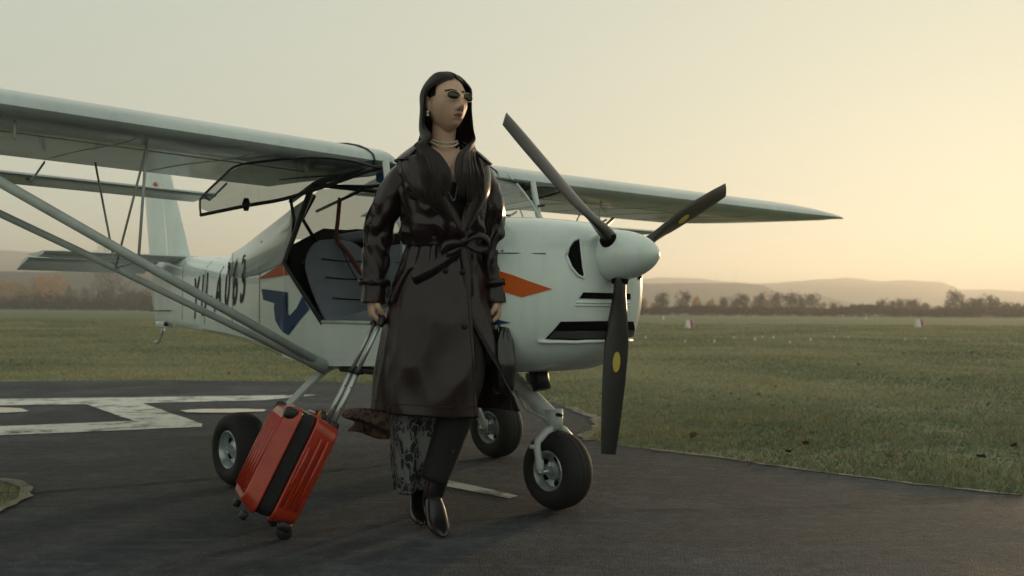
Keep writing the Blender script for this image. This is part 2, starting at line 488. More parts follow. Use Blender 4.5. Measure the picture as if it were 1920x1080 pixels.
def crown_mesh(name, H, W, base, col, n, bare=False):
    """many leaf-clump faces through an uneven crown volume"""
    lob = [(npr.uniform(-.45, .45) * W, npr.uniform(-.45, .45) * W, base + (H - base) * npr.uniform(.1, .82), npr.uniform(.22, .42) * W) for _ in range(9)]
    lob.append((0, 0, base + (H - base) * 0.5, W * 0.4)); lob.append((npr.uniform(-.1, .1) * W, 0, H - 0.16 * H, W * 0.2))
    V, T, C = [], [], []
    for i in range(n):
        l = lob[npr.integers(len(lob))]
        d = npr.normal(size=3); d /= np.linalg.norm(d); r = l[3] * npr.uniform(.3, 1.12) ** 0.6
        c = np.array([l[0], l[1], l[2]]) + d * r * np.array([1, 1, 1.25])
        if c[2] < base * 0.6: continue
        s = W * npr.uniform(.03, .075) * (0.6 if bare else 1)
        a = npr.normal(size=3); a /= np.linalg.norm(a); b_ = np.cross(a, npr.normal(size=3)); b_ /= np.linalg.norm(b_)
        k = len(V)
        if bare:
            up = np.array([d[0] * .6, d[1] * .6, 0.8]); V += [c, c + up * s * 4 + a * s, c + a * 0.02 * W]
        else:
            V += [c - a * s, c + b_ * s * 1.2, c + a * s]
        T.append((k, k + 1, k + 2)); C.append(np.array(col) * npr.uniform(.55, 1.35))
    me_o = raw_mesh(name, np.array(V), np.array(T), np.array(C), M_leaf)
    me = me_o.data; bpy.data.objects.remove(me_o)
    return me

def trunk_mesh(name, H, W, forks):
    geos = [tube_geo(smooth_path([(0, 0, -0.3), (0.02 * W, 0, H * 0.3), (-0.02 * W, 0.02 * W, H * 0.62), (0, 0, H * 0.9)], 3), list(np.linspace(0.035 * H * 0.5, 0.004 * H, 10)), 6)]
    for k in range(forks):
        a = k * 2.4 + npr.uniform(0, 1); z0 = H * npr.uniform(.12, .6); r = W * npr.uniform(.25, .48)
        geos.append(tube_geo(smooth_path([(0, 0, z0), (math.cos(a) * r * .5, math.sin(a) * r * .5, z0 + H * .12), (math.cos(a) * r, math.sin(a) * r, z0 + H * npr.uniform(.22, .34))], 3), list(np.linspace(0.008 * H, 0.0025 * H, 7)), 5))
    v, f = join_geo(*geos)
    me = bpy.data.meshes.new(name); me.from_pydata([tuple(p) for p in v], [], f); me.materials.append(M_bark)
    return me

KINDS = {}
def kind(key, H, W, base, col, n, bare=False, forks=7, variants=3):
    KINDS[key] = [(crown_mesh('crown', H, W, base, col, n, bare), trunk_mesh('trunk', H, W, forks), H) for _ in range(variants)]
kind('gold', 6.0, 3.6, 0.9, (0.46, 0.22, 0.045), 900)
kind('ochre', 5.0, 3.6, 0.6, (0.30, 0.155, 0.045), 900)
kind('dark', 7.0, 4.4, 0.9, (0.045, 0.040, 0.024), 1000)
kind('brown', 5.2, 4.4, 0.4, (0.080, 0.055, 0.034), 900)
kind('bare', 9.0, 7.5, 1.4, (0.050, 0.038, 0.030), 1100, True, 16)
kind('shrub', 2.4, 3.6, 0.1, (0.070, 0.045, 0.032), 600, False, 5)
tree_n = [0]
def tree(key, px, top, D, label, group, sx=1.0):
    cm, tm, H0 = KINDS[key][tree_n[0] % len(KINDS[key])]; tree_n[0] += 1
    X = (px - 960) / 1789.6 * D
    Ht = max(0.6, 0.871 + (hy(px) - top) / 1789.6 * D)
    e = empty({'shrub': 'shrub', 'brown': 'brown_tree', 'gold': 'golden_tree', 'ochre': 'ochre_tree', 'dark': 'dark_tree', 'bare': 'bare_tree'}[key], (X, D, 0), rnd.uniform(0, 6.28))
    s = Ht / H0
    e.scale = (s * sx, s * sx, s)
    for nm, me in (('crown', cm), ('trunk', tm)):
        link(bpy.data.objects.new(nm, me), e)
    tag(e, label, 'shrub' if key == 'shrub' else 'tree', group)
    return e

G1 = 'trees of the far tree line right of the propeller'
ORD = 'first second third fourth fifth sixth seventh eighth ninth tenth eleventh twelfth thirteenth fourteenth fifteenth sixteenth seventeenth eighteenth nineteenth twentieth twenty-first twenty-second twenty-third twenty-fourth'.split()
kn = {}
LB = {'gold': 'golden autumn tree from the propeller in the far tree line',
      'ochre': 'low ochre tree from the propeller in the far tree line',
      'dark': 'dark tree from the propeller rising above the far tree line',
      'brown': 'brown-grey tree from the propeller in the hazy tree line near the sun',
      'shrub': 'low dark shrub at the foot of the far tree line'}
# tall individual trees, read off the photograph from the propeller towards the sun
for key, px, top in [('dark', 1195, 558), ('gold', 1206, 559), ('gold', 1243, 560), ('dark', 1240, 549), ('ochre', 1225, 568), ('dark', 1283, 547), ('gold', 1305, 554), ('ochre', 1275, 568),
                     ('gold', 1337, 560), ('dark', 1358, 557), ('dark', 1380, 558), ('ochre', 1410, 568), ('dark', 1393, 551), ('dark', 1428, 548), ('gold', 1440, 561), ('ochre', 1425, 570), ('dark', 1456, 547), ('ochre', 1470, 572),
                     ('dark', 1484, 549), ('dark', 1502, 554), ('gold', 1500, 571), ('dark', 1522, 551), ('gold', 1522, 573), ('ochre', 1545, 566), ('dark', 1563, 567), ('gold', 1578, 570), ('dark', 1598, 571), ('brown', 1630, 571),
                     ('dark', 1655, 560), ('brown', 1672, 566), ('dark', 1688, 560), ('brown', 1705, 563), ('dark', 1716, 561), ('brown', 1735, 569), ('brown', 1760, 574), ('brown', 1782, 568), ('dark', 1792, 545), ('dark', 1805, 563),
                     ('brown', 1825, 561), ('dark', 1835, 559), ('dark', 1856, 552), ('brown', 1872, 565), ('brown', 1888, 568), ('dark', 1908, 567), ('brown', 1925, 570), ('brown', 1955, 565), ('dark', 1990, 562), ('brown', 2030, 566)]:
    D = 232 + rnd.uniform(-10, 22)
    kn[key] = kn.get(key, 0) + 1
    tree(key, px, top, D, ORD[kn[key] - 1] + ' ' + LB[key], G1, 1.0 if key != 'dark' else 0.9)
for px in range(1186, 2060, 21):
    tree('shrub', px + rnd.uniform(-6, 6), 578 + rnd.uniform(-4, 4), 222 + rnd.uniform(-6, 6), LB['shrub'], G1)
G2 = 'trees behind the tail of the aircraft'
tree('bare', 212, 515, 300, 'large bare tree with spreading branches below the stabiliser', G2, 0.95)
tree('bare', 196, 461, 620, 'faint bare tree top showing above the stabiliser', G2, 0.6)
kn2 = {}
for key, px, top, D in sorted([('gold', 82, 512, 430), ('gold', 95, 518, 415), ('ochre', 68, 524, 420), ('ochre', 42, 532, 400), ('gold', 5, 528, 410), ('gold', 22, 520, 425), ('gold', 74, 548, 390), ('ochre', 12, 552, 380),
                        ('ochre', 45, 545, 395), ('ochre', 108, 545, 395), ('gold', 110, 508, 440), ('ochre', 150, 552, 380), ('dark', 160, 540, 400), ('dark', 130, 535, 410), ('dark', 250, 540, 390), ('dark', -20, 525, 410), ('gold', -45, 530, 410), ('ochre', -75, 528, 410)], key=lambda q: q[1]):
    kn2[key] = kn2.get(key, 0) + 1
    tree(key, px, top, D, ORD[kn2[key] - 1] + {'gold': ' golden', 'ochre': ' ochre', 'dark': ' dark'}[key] + ' tree on the slope behind the tail, counted towards the fuselage', G2, 0.8)
for px in range(-60, 330, 17):
    tree('shrub', px + rnd.uniform(-5, 5), 558 + rnd.uniform(-6, 5), 300 + rnd.uniform(-10, 10), 'reddish brown shrub of the hedge behind the tail', G2)
for px in range(345, 700, 30):
    tree('shrub', px + rnd.uniform(-5, 5), 562 + rnd.uniform(-6, 5), 280 + rnd.uniform(-10, 10), 'low brown shrub of the far hedge seen under the aircraft', G2)

# undergrowth: two long uneven bramble bands, uncountable
def scrub(name, x0, x1, D, hgt, n, label):
    X = npr.uniform(x0, x1, n); Y = D + npr.normal(0, 3.0, n)
    hh = hgt * (0.6 + 0.5 * np.array([noise.noise(Vector((x * 0.08, 0, D))) for x in X])) * npr.uniform(.3, 1.0, n)
    s = npr.uniform(.25, .7, n)
    a = npr.uniform(0, 6.28, n)
    c = np.c_[X, Y, hh]
    V = np.empty((n * 3, 3)); dx = np.c_[np.cos(a) * s, np.sin(a) * s, npr.uniform(-.2, .2, n)]
    V[0::3] = c - dx; V[1::3] = c + dx; V[2::3] = c + np.c_[npr.normal(0, .2, n), npr.normal(0, .2, n), npr.uniform(.3, .9, n)]
    col = np.array([0.055, 0.040, 0.030])[None] * npr.uniform(.5, 1.5, (n, 1))
    V[:, 2] = np.maximum(V[:, 2], 0.0)
    o = raw_mesh(name, V, np.arange(n * 3).reshape(-1, 3), col, M_leaf)
    tag(o, label, 'undergrowth', kind='stuff')
scrub('undergrowth', 24, 230, 218, 2.4, 22000, 'band of dark brown undergrowth at the far field edge right of the propeller')
scrub('undergrowth', -190, -30, 294, 3.2, 14000, 'band of red-brown undergrowth at the far field edge behind the tail')

scrub('undergrowth', -40, 28, 248, 2.6, 8000, 'band of brown undergrowth at the far field edge seen under the fuselage')

# haze: one closed box of even pale air
hz_v, hz_f = box_geo((0, 850, 45.0), (4400, 2300, 92.0))
hz = mesh_obj('haze', hz_v, hz_f, None, smooth=False)
hm = bpy.data.materials.new('haze_air'); hm.use_nodes = True
hnt = hm.node_tree; hnt.nodes.clear()
ho = hnt.nodes.new('ShaderNodeOutputMaterial'); hv = hnt.nodes.new('ShaderNodeVolumePrincipled')
hv.inputs['Color'].default_value = (0.97, 0.97, 0.95, 1); hv.inputs['Density'].default_value = 0.00085; hv.inputs['Anisotropy'].default_value = 0.47
hnt.links.new(hv.outputs[0], ho.inputs['Volume'])
hz.data.materials.append(hm)
tag(hz, 'pale evening haze over the field', 'haze', kind='stuff')
hm.cycles.homogeneous_volume = True if hasattr(hm.cycles, 'homogeneous_volume') else None

# ------------------------------------------------------------------ grass blades (uncountable)
def in_poly(px, py, poly):
    res = np.zeros(len(px), bool); n = len(poly); j = n - 1
    for i in range(n):
        xi, yi = poly[i]; xj, yj = poly[j]
        c = ((yi > py) != (yj > py)) & (px < (xj - xi) * (py - yi) / (yj - yi + 1e-12) + xi)
        res ^= c; j = i
    return res
def grass(n):
    u = npr.uniform(0, 1, n)
    Y = 3.0 * (70 / 3.0) ** u
    X = npr.uniform(-1, 1, n) * (Y * 0.80 + 1.6)
    ok = (~in_poly(X, Y, EDGE_D)) | in_poly(X, Y, CORNER_D)
    X, Y = X[ok], Y[ok]; n = len(X)
    cl = np.array([noise.noise(Vector((x * 1.1, y * 1.1, 0))) + 0.6 * noise.noise(Vector((x * 4.0, y * 4.0, 5))) for x, y in zip(X, Y)])
    big = np.array([noise.noise(Vector((x * 0.30, y * 0.22, 9))) for x, y in zip(X, Y)])
    keep = npr.uniform(-1.3, 0.5, n) < cl + 0.35
    X, Y, cl, big = X[keep], Y[keep], cl[keep], big[keep]; n = len(X)
    hgt = (0.014 + 0.022 * np.clip(cl + 0.5, 0, 1.5)) * npr.uniform(.5, 1.5, n) * (1 + Y * 0.008)
    w = 0.0016 + 0.00055 * Y
    a = npr.uniform(0, 6.28, n); ln_ = npr.uniform(0.2, 1.3, n) * hgt; la = npr.uniform(0, 6.28, n)
    V = np.empty((n * 3, 3)); base = np.c_[X, Y, np.zeros(n)]
    d = np.c_[np.cos(a) * w, np.sin(a) * w, np.zeros(n)]
    V[0::3] = base - d; V[1::3] = base + d; V[2::3] = base + np.c_[np.cos(la) * ln_, np.sin(la) * ln_, hgt]
    t = np.clip(0.45 + 0.5 * cl + 0.8 * big + npr.normal(0, .16, n), 0, 1)[:, None]
    c0 = np.array([0.120, 0.158, 0.086]); c1 = np.array([0.370, 0.345, 0.205])
    col = c0 * (1 - t) + c1 * t
    dry = npr.uniform(0, 1, n) < 0.07
    col[dry] = np.array([0.34, 0.28, 0.17])
    o = raw_mesh('grass', V, np.arange(n * 3).reshape(-1, 3), col, attr_mat('grass_blades', 0.7, 0.3))
    tag(o, 'short autumn grass covering the field', 'grass', kind='stuff')
grass(430000)

# ------------------------------------------------------------------ fallen leaves, field markers
M_fallen = [mat('fallen_leaf_rust', (0.16, 0.055, 0.028), 0.8), mat('fallen_leaf_tan', (0.26, 0.17, 0.10), 0.8), mat('fallen_leaf_dark', (0.07, 0.035, 0.022), 0.8)]
leaf_me = []
for k in range(4):
    pts = []
    for i in range(7):
        t = i / 6
        wd = math.sin(PI * min(1, t * 1.02)) ** 0.8 * 0.42 * (1 + 0.25 * math.sin(9 * t + k))
        zc = 0.16 * math.sin(PI * t + k) + 0.05 * k * t
        pts.append([(t - .5, -wd, zc + 0.22 * wd), (t - .5, 0, zc), (t - .5, wd, zc + (0.35 - 0.1 * k) * wd)])
    v, f = loft(pts, False)
    me = bpy.data.meshes.new('fallen_leaf'); me.from_pydata(v, [], f); leaf_me.append(me)
leaf_groups = []
spots = []
for px, py in [(1215, 712), (1240, 714), (1290, 735), (1338, 747), (1372, 743), (1422, 745), (1448, 765), (1325, 806), (1303, 826), (1240, 800), (1512, 675), (1720, 722), (1780, 718), (1690, 762), (1606, 841), (1668, 863), (1483, 855), (1854, 765), (1900, 842), (1755, 772), (1130, 745), (1560, 792), (1250, 752)]:
    d = 0.871 * 1789.6 / (py - hy(px)); spots.append(((px - 960) / 1789.6 * d, d))
for k in range(22):
    y = 5.2 * (34 / 5.2) ** rnd.random(); x = rnd.uniform(0.14, 0.56) * y
    spots.append((x, y))
for px, py in [(300, 711), (520, 697), (590, 713), (430, 704), (120, 706), (40, 700)]:
    d = 0.871 * 1789.6 / (py - hy(px)); spots.append(((px - 960) / 1789.6 * d, d))
for k, (x, y) in enumerate(spots):
    base_me = leaf_me[k % 4]
    o = bpy.data.objects.new('fallen_leaf', base_me if k < 4 else base_me)
    link(o)
    if not base_me.materials: base_me.materials.append(M_fallen[0])
    o.material_slots[0].link = 'OBJECT'; mi = rnd.choice([0, 0, 1, 2]); o.material_slots[0].material = M_fallen[mi]
    s = rnd.uniform(.04, .075) * (1 + y * 0.012)
    o.scale = (s, s * rnd.uniform(.7, 1), s); o.location = (x, y, 0.024 + rnd.uniform(0, .010))
    o.rotation_euler = (rnd.uniform(-.4, .4), rnd.uniform(-.4, .4), rnd.uniform(0, 6.28))
    tag(o, ['curled rust-red leaf lying on the grass', 'pale tan dry leaf lying on the grass', 'dark brown withered leaf lying on the grass'][mi], 'leaf', ['rust-red leaves on the grass', 'tan leaves on the grass', 'dark leaves on the grass'][mi])

M_mwhite = mat('marker_white', (0.70, 0.70, 0.66), 0.5); M_mred = mat('marker_red', (0.33, 0.03, 0.035), 0.5)
def marker(px, yb, lab):
    d = 0.871 * 1789.6 / (yb - hy(px)); e = empty('runway_marker', ((px - 960) / 1789.6 * d, d, 0), R(12))
    u = d / 1789.6
    w, hh = 12.5 * u, 15 * u
    def wedge(x0, x1):   # tent-shaped marker body segment
        v = [(x0, -0.22, 0), (x1, -0.22, 0), (x1, 0.22, 0), (x0, 0.22, 0), (x0, -0.07, hh), (x1, -0.07, hh), (x1, 0.07, hh), (x0, 0.07, hh)]
        return v, [(0, 3, 2, 1), (4, 5, 6, 7), (0, 1, 5, 4), (1, 2, 6, 5), (2, 3, 7, 6), (3, 0, 4, 7)]
    v, f = wedge(-w / 2, w * 0.0); mesh_obj('white_panel', v, f, M_mwhite, e, False, bevel=0.01)
    v, f = wedge(w * 0.002, w * 0.42); mesh_obj('red_panel', v, f, M_mred, e, False, bevel=0.01)
    v, f = wedge(w * 0.422, w / 2); mesh_obj('white_panel', v, f, M_mwhite, e, False, bevel=0.01)
    tag(e, lab, 'marker', 'red and white runway markers')
marker(1293, 615.5, 'red and white striped runway marker nearer the propeller')
marker(1724, 613.5, 'red and white striped runway marker towards the sun')
def peg(px, yb, hpx, lab):
    d = 0.871 * 1789.6 / (yb - hy(px)); u = d / 1789.6
    rings = []
    for z, r in ((0, 2.0), (0.12, 1.9), (0.3, 1.3), (0.8, 0.8), (1.0, 0.5)):
        rings.append([(r * u * math.cos(a * PI / 4), r * u * math.sin(a * PI / 4), z * hpx * u) for a in range(8)])
    v, f = loft(rings, True, True, True)
    o = mesh_obj('marker_cone', v, f, M_mwhite)
    o.location = ((px - 960) / 1789.6 * d, d, 0)
    tag(o, lab, 'cone', 'small white cones on the field')
peg(1244, 598.5, 7, 'small white cone far off just before the tree line, nearer the propeller')
peg(1624, 599, 7, 'small white cone far off just before the tree line, nearer the sun')
for px, y in [(1211, 634), (1285, 641), (1340, 642), (1376, 635), (1416, 638), (1430, 634), (1450, 634), (1481, 643), (1520, 639), (1564, 634), (1590, 634), (1697, 638), (1735, 636)]:
    peg(px, y, 6 if px in (1340, 1520, 1416) else 4, 'small white cone in the scattered row in the middle of the grass')
# ------------------------------------------------------------------ light aircraft (x forward, y to its left wing, z up)
AC = empty('light_aircraft', (-0.6904, 5.1548, 0.006), 0.7533 - PI / 2)
tag(AC, 'white high-wing light aircraft with open doors, orange and blue stripes, parked on the asphalt', 'aircraft')
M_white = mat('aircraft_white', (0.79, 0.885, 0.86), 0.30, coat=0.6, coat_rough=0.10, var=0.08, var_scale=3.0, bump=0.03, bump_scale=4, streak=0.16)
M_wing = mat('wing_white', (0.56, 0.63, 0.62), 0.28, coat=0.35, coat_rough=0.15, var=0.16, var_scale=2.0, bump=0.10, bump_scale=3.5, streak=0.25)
M_grey = mat('light_grey_paint', (0.58, 0.64, 0.62), 0.4, var=0.15, var_scale=12)
M_orange = mat('orange_decal', (0.62, 0.115, 0.012), 0.5, spec=0.25)
M_blue = mat('blue_decal', (0.010, 0.050, 0.15), 0.5, spec=0.25)
M_black = mat('black_letter', (0.012, 0.012, 0.014), 0.5, spec=0.25)
M_flat_black = mat('flat_black', (0.004, 0.004, 0.004), 0.9, spec=0.1)  # near-black on patches and plugs puts the shade of openings into colour
M_rubber = mat('tyre_rubber', (0.013, 0.013, 0.014), 0.75, var=0.3, var_scale=20, bump=0.15, bump_scale=60)
M_rim = mat('rim_alloy', (0.52, 0.58, 0.60), 0.35, metal=0.6, var=0.2, var_scale=20)
M_blade = mat('propeller_composite', (0.010, 0.011, 0.013), 0.34, coat=0.15, coat_rough=0.2, var=0.2, var_scale=30)
M_yellow = mat('yellow_sticker', (0.50, 0.38, 0.06), 0.5)
M_tube = mat('cabin_tube_black', (0.012, 0.014, 0.02), 0.45)
M_seat = mat('seat_fabric', (0.19, 0.22, 0.26), 0.95, var=0.2, var_scale=6, bump=0.1, bump_scale=200)
M_strap = mat('harness_webbing', (0.14, 0.045, 0.03), 0.9)
M_inner = mat('cabin_lining', (0.012, 0.012, 0.015), 0.9)
M_panel = mat('panel_blue_grey', (0.12, 0.16, 0.19), 0.5)
M_steel = mat('brushed_steel', (0.45, 0.46, 0.45), 0.35, metal=0.8)
M_seam = mat('panel_seam', (0.05, 0.05, 0.05), 0.8)

def glass_mat(name, tint, gloss, haze_col, hz_amt):
    m = bpy.data.materials.new(name); m.use_nodes = True
    nt = m.node_tree; nt.nodes.clear()
    o = nt.nodes.new('ShaderNodeOutputMaterial'); t = nt.nodes.new('ShaderNodeBsdfTransparent'); t.inputs[0].default_value = (*tint, 1)
    g = nt.nodes.new('ShaderNodeBsdfGlossy'); g.inputs['Roughness'].default_value = gloss
    d = nt.nodes.new('ShaderNodeBsdfDiffuse'); d.inputs[0].default_value = (*haze_col, 1)
    fr = nt.nodes.new('ShaderNodeFresnel'); fr.inputs[0].default_value = 1.18
    m1 = nt.nodes.new('ShaderNodeMixShader'); m2 = nt.nodes.new('ShaderNodeMixShader'); m1.inputs[0].default_value = hz_amt
    nt.links.new(t.outputs[0], m1.inputs[1]); nt.links.new(d.outputs[0], m1.inputs[2])
    m2.inputs[0].default_value = 0.07; nt.links.new(m1.outputs[0], m2.inputs[1]); nt.links.new(g.outputs[0], m2.inputs[2])
    nt.links.new(m2.outputs[0], o.inputs[0])
    return m
M_plexi = glass_mat('smoked_perspex', (0.55, 0.58, 0.57), 0.08, (0.22, 0.25, 0.25), 0.24)
M_wind = glass_mat('windscreen_perspex', (0.80, 0.84, 0.82), 0.06, (0.60, 0.64, 0.60), 0.30)

# ---- fuselage: sections (x, half width, z bottom, z where the sides start to curve in, z top)
SEC = [(-2.96, 0.018, 0.775, 1.16, 1.235), (-2.60, 0.055, 0.748, 1.15, 1.238), (-2.2, 0.120, 0.728, 1.14, 1.232), (-1.8, 0.190, 0.715, 1.12, 1.222), (-1.4, 0.262, 0.700, 1.085, 1.215),
       (-1.1, 0.316, 0.686, 1.055, 1.222), (-0.85, 0.362, 0.672, 1.04, 1.240), (-0.6, 0.408, 0.652, 1.055, 1.268), (-0.4, 0.446, 0.634, 1.085, 1.292), (-0.22, 0.480, 0.614, 1.104, 1.312)]
SX = [s[0] for s in SEC]
def sec(x): return [interp(x, SX, [s[k] for s in SEC]) for k in (1, 2, 3, 4)]
def side_y(x, z):
    if x > -0.22: return 0.48
    if x > -1.2 and z > sec(x)[2]: return sec(x)[0] * interp(z, [sec(x)[2], sec(x)[2] + .25], [1.0, .95]) + .010
    return skin_y(x, z)
def skin_y(x, z):
    w, zb, zs, zt = sec(x)
    if z <= zs: return w
    t = min(1.0, (z - zs) / (zt - zs))
    return w * max(0.0, 1 - t ** 2.0) ** (1 / 2.0) * 0.86 + w * 0.14 * (1 - t)
def ring_aft(x, ns=6, nt_=8):
    w, zb, zs, zt = sec(x)
    half = [(w * 0.0, zb), (w * 0.55, zb), (w * 0.90, zb + 0.004), (w * 0.99, zb + 0.02)]
    half += [(w, lerp(zb + 0.045, zs, i / ns)) for i in range(ns + 1)]
    half += [(skin_y(x, lerp(zs, zt, i / nt_)), lerp(zs, zt, i / nt_)) for i in range(1, nt_)]
    half += [(w * 0.06, zt)]
    right = [(x, -y, z) for y, z in half]; left = [(x, y, z) for y, z in half[1:]]
    return right + left[::-1]
xs_ = sorted(set(SX + list(np.linspace(-2.96, -0.22, 40))))
v, f = loft([ring_aft(x) for x in xs_], True, True, False)
fus = mesh_obj('fuselage', v, f, M_white, AC, True, auto=40)
# cabin sides: near and far panels cut along the door edge, with belly tub
def side_panel(sgn):
    y = 0.48
    prof_ = [(-0.22, 0.614), (0.0, 0.596), (0.17, 0.585), (0.50, 0.600), (0.80, 0.615), (1.02, 0.622), (1.02, 0.80), (0.165, 0.800), (-0.02, 0.945), (-0.215, 1.104), (-0.10, 1.27), (0.015, 1.440), (-0.06, 1.452), (-0.22, 1.444), (-0.22, 1.104)]
    return prof_
lower = [(-0.22, 0.614), (0.0, 0.596), (0.17, 0.585), (0.50, 0.600), (0.80, 0.615), (1.02, 0.622), (1.02, 0.80), (0.165, 0.80), (-0.025, 0.952), (-0.2195, 1.104)]
for sgn in (-1, 1):
    v = [(x, sgn * 0.48, z) for x, z in lower]
    mesh_obj('cabin_side', v, [tuple(range(len(v)))], M_white, fus, False, solid=0.012, offset=0)
    up_e = [(0.022, 0.455, 1.448), (-.164, .462, 1.390), (-.382, .425, 1.345), (-.696, .365, 1.288), (-.99, .310, 1.232), (-1.22, .262, 1.204)]
    lo_e = [(-.222, .482, 1.104), (-.225, .482, 1.104), (-.40, .448, 1.085), (-.696, .392, 1.055), (-.99, .338, 1.05), (-1.22, .296, 1.07)]
    md_e = [(-.11, .474, 1.27), (-.19, .482, 1.25), (-.39, .450, 1.22), (-.696, .392, 1.18), (-.99, .336, 1.15), (-1.22, .290, 1.14)]
    v, qf = loft([[(x, sgn * (y + .0015), z) for x, y, z in L__] for L__ in (lo_e, md_e, up_e)], False)
    mesh_obj('rear_quarter_panel', v, qf, M_white, fus, True, solid=0.008, offset=0)
belly = [[(x, yy, z + (0.0 if abs(yy) < .47 else 0.012)) for yy in (-.474, -.40, 0, .40, .474)] for x, z in lower[:6]]
v, f = loft(belly, False); mesh_obj('belly', v, f, M_grey, fus, False, solid=0.01)
# interior: floor tub, back wall, far wall lining, instrument panel
v, f = box_geo((0.42, 0, 0.66), (1.1, 0.90, 0.02)); mesh_obj('cabin_floor', v, f, M_inner, AC, False)
bw = [(-0.215, -.45, 0.66), (-0.215, .45, 0.66), (-0.215, .45, 1.10), (-0.02, .44, 1.40), (-0.02, -.44, 1.40), (-0.215, -.45, 1.10)]
mesh_obj('rear_bulkhead', [(-.215, -.46, .64), (-.215, .46, .64), (-.215, .44, 1.20), (-.215, .25, 1.300), (-.215, -.25, 1.300), (-.215, -.44, 1.20)], [(0, 1, 2, 3, 4, 5)], M_inner, AC, False, solid=0.01)
# far sill lining rises to the window line
mesh_obj('far_wall_lining', [(-.21, .466, .64), (1.0, .466, .64), (1.0, .466, 1.02), (.5, .466, 1.15), (-.21, .466, 1.18)], [(0, 1, 2, 3, 4)], M_inner, AC, False, solid=0.008)
ip = join_geo(box_geo((0.79, 0, 1.12), (0.10, 0.90, 0.28)))
ipo = mesh_obj('instrument_panel', *ip, M_panel, AC, False, bevel=0.015)
for yy in (-.3, -.12, .08, .28):
    ring = [(0.738, yy + 0.05 * math.cos(a), 1.14 + 0.05 * math.sin(a)) for a in np.linspace(0, 2 * PI, 16, False)]
    mesh_obj('dial', ring, [tuple(range(16))], M_flat_black, ipo, False, solid=0.006)

# seats
def seat(y0, nm):
    e_r = []
    W = 0.228
    for i in range(11):
        t = i / 10
        z = 0.71 + 0.53 * t; x = 0.24 - 0.36 * t - 0.03 * math.sin(PI * t)
        w = W * (1 - max(0, (t - 0.62) / 0.38) ** 2.2 * 0.62)
        th = 0.05 + 0.012 * abs(math.sin(5 * PI * t)) * (1 if t < .95 else 0)
        row = []
        for a in np.linspace(0, 2 * PI, 20, False):
            c, s = math.cos(a), math.sin(a)
            px_ = abs(c) ** 0.6 * (1 if c > 0 else -1) * th; py_ = abs(s) ** 0.6 * (1 if s > 0 else -1) * w
            row.append((x + px_, y0 + py_, z))
        e_r.append(row)
    v, f = loft(e_r, True, True, True)
    b_ = mesh_obj('seat_backrest', v, f, M_seat, AC, True, subsurf=1)
    for k, t in enumerate((0.20, 0.40, 0.60, 0.78)):
        z = 0.71 + 0.53 * t; x = 0.24 - 0.36 * t - 0.03 * math.sin(PI * t) + 0.062
        ww = W * 0.72 * (1 - max(0, (t - 0.62) / 0.38) ** 2.2 * 0.5)
        tube('seam', [(x, y0 + yy * ww, z - 0.008 * (1 - yy * yy)) for yy in np.linspace(-1, 1, 9)], 0.0035, M_inner, b_, 5)
    rows = []
    for i in range(7):
        t = i / 6; x = 0.24 + 0.44 * t; z = 0.755 + 0.03 * math.sin(PI * t) + 0.02 * t
        rows.append([(x, y0 + yy, z - (0.02 if abs(yy) > .19 else 0)) for yy in (-.21, -.195, -.1, 0, .1, .195, .21)])
    v, f = loft(rows, False)
    mesh_obj('seat_cushion', v, f, M_seat, AC, True, solid=0.08, offset=-1, subsurf=1)
seat(-0.240, 'a'); seat(0.235, 'b')
# centre console and folded light cover behind the seats
tube('seat_rail', [(-0.16, -.42, 1.10), (-0.15, -.22, 1.20), (-0.14, -.10, 1.235), (-.14, .08, 1.235), (-.15, .25, 1.18), (-.16, .42, 1.05)], 0.011, M_tube, AC, 8)
tube('harness', smooth_path([(0.02, -.30, 1.44), (-0.02, -.285, 1.33), (-0.05, -.27, 1.23), (0.02, -.25, 1.16), (.10, -.18, 1.02), (.22, -.05, .90)], 6), 0.0075, M_strap, AC, 6, 2.2)
tube('headset_cord', smooth_path([(-0.06, -.26, 1.24), (0.02, -.27, 1.15), (.10, -.24, 1.02), (.2, -.17, .94), (.28, -.08, .945), (.34, 0, 1.0)], 6), 0.004, M_tube, AC, 5)
v, f = box_geo((-0.15, -0.08, 1.265), (0.10, 0.26, 0.05), Matrix.Rotation(.2, 3, 'X')); mesh_obj('stowed_bag', v, f, M_seat, AC, True, bevel=0.02)
v, f = box_geo((-0.10, 0.20, 1.17), (0.05, 0.07, 0.24), Matrix.Rotation(-.6, 3, 'X')); mesh_obj('headset_case', v, f, M_panel, AC, True, bevel=0.02)

# cabin frame tubes
Z_ROOT = 1.535
for sgn in (-1, 1):
    tube('door_post', [(0.03, sgn * .455, 1.50), (0.018, sgn * .484, 1.440), (-0.215, sgn * .484, 1.104), (0.163, sgn * .484, .797)], 0.014, M_tube, AC, 8)
    tube('windscreen_post', [(0.66, sgn * .47, 1.54), (0.70, sgn * .475, 1.36), (0.83, sgn * .48, 1.20), (0.84, sgn * .482, .80)], 0.016, M_grey, AC, 8)
    tube('roof_rail', [(0.66, sgn * .455, 1.525), (0.3, sgn * .455, 1.515), (0.03, sgn * .455, 1.50), (-0.30, sgn * .40, 1.44)], 0.013, M_tube, AC, 8)
    tube('door_sill', [(0.165, sgn * .488, 0.803), (0.84, sgn * .488, 0.803)], 0.009, M_grey, AC, 6)
    tube('roof_brace', [(0.02, sgn * .44, 1.49), (0.12, sgn * .20, 1.50), (0.45, 0, 1.52)], 0.010, M_tube, AC, 6)
    tube('overhead_brace', [(0.0, sgn * .44, 1.44), (-.18, sgn * .40, 1.34), (-.20, sgn * .30, 1.22)], 0.010, M_tube, AC, 6)
for x, z in ((0.62, 1.53), (0.04, 1.495)):
    tube('cross_tube', [(x, -.46, z), (x, .46, z)], 0.013, M_tube, AC, 8)
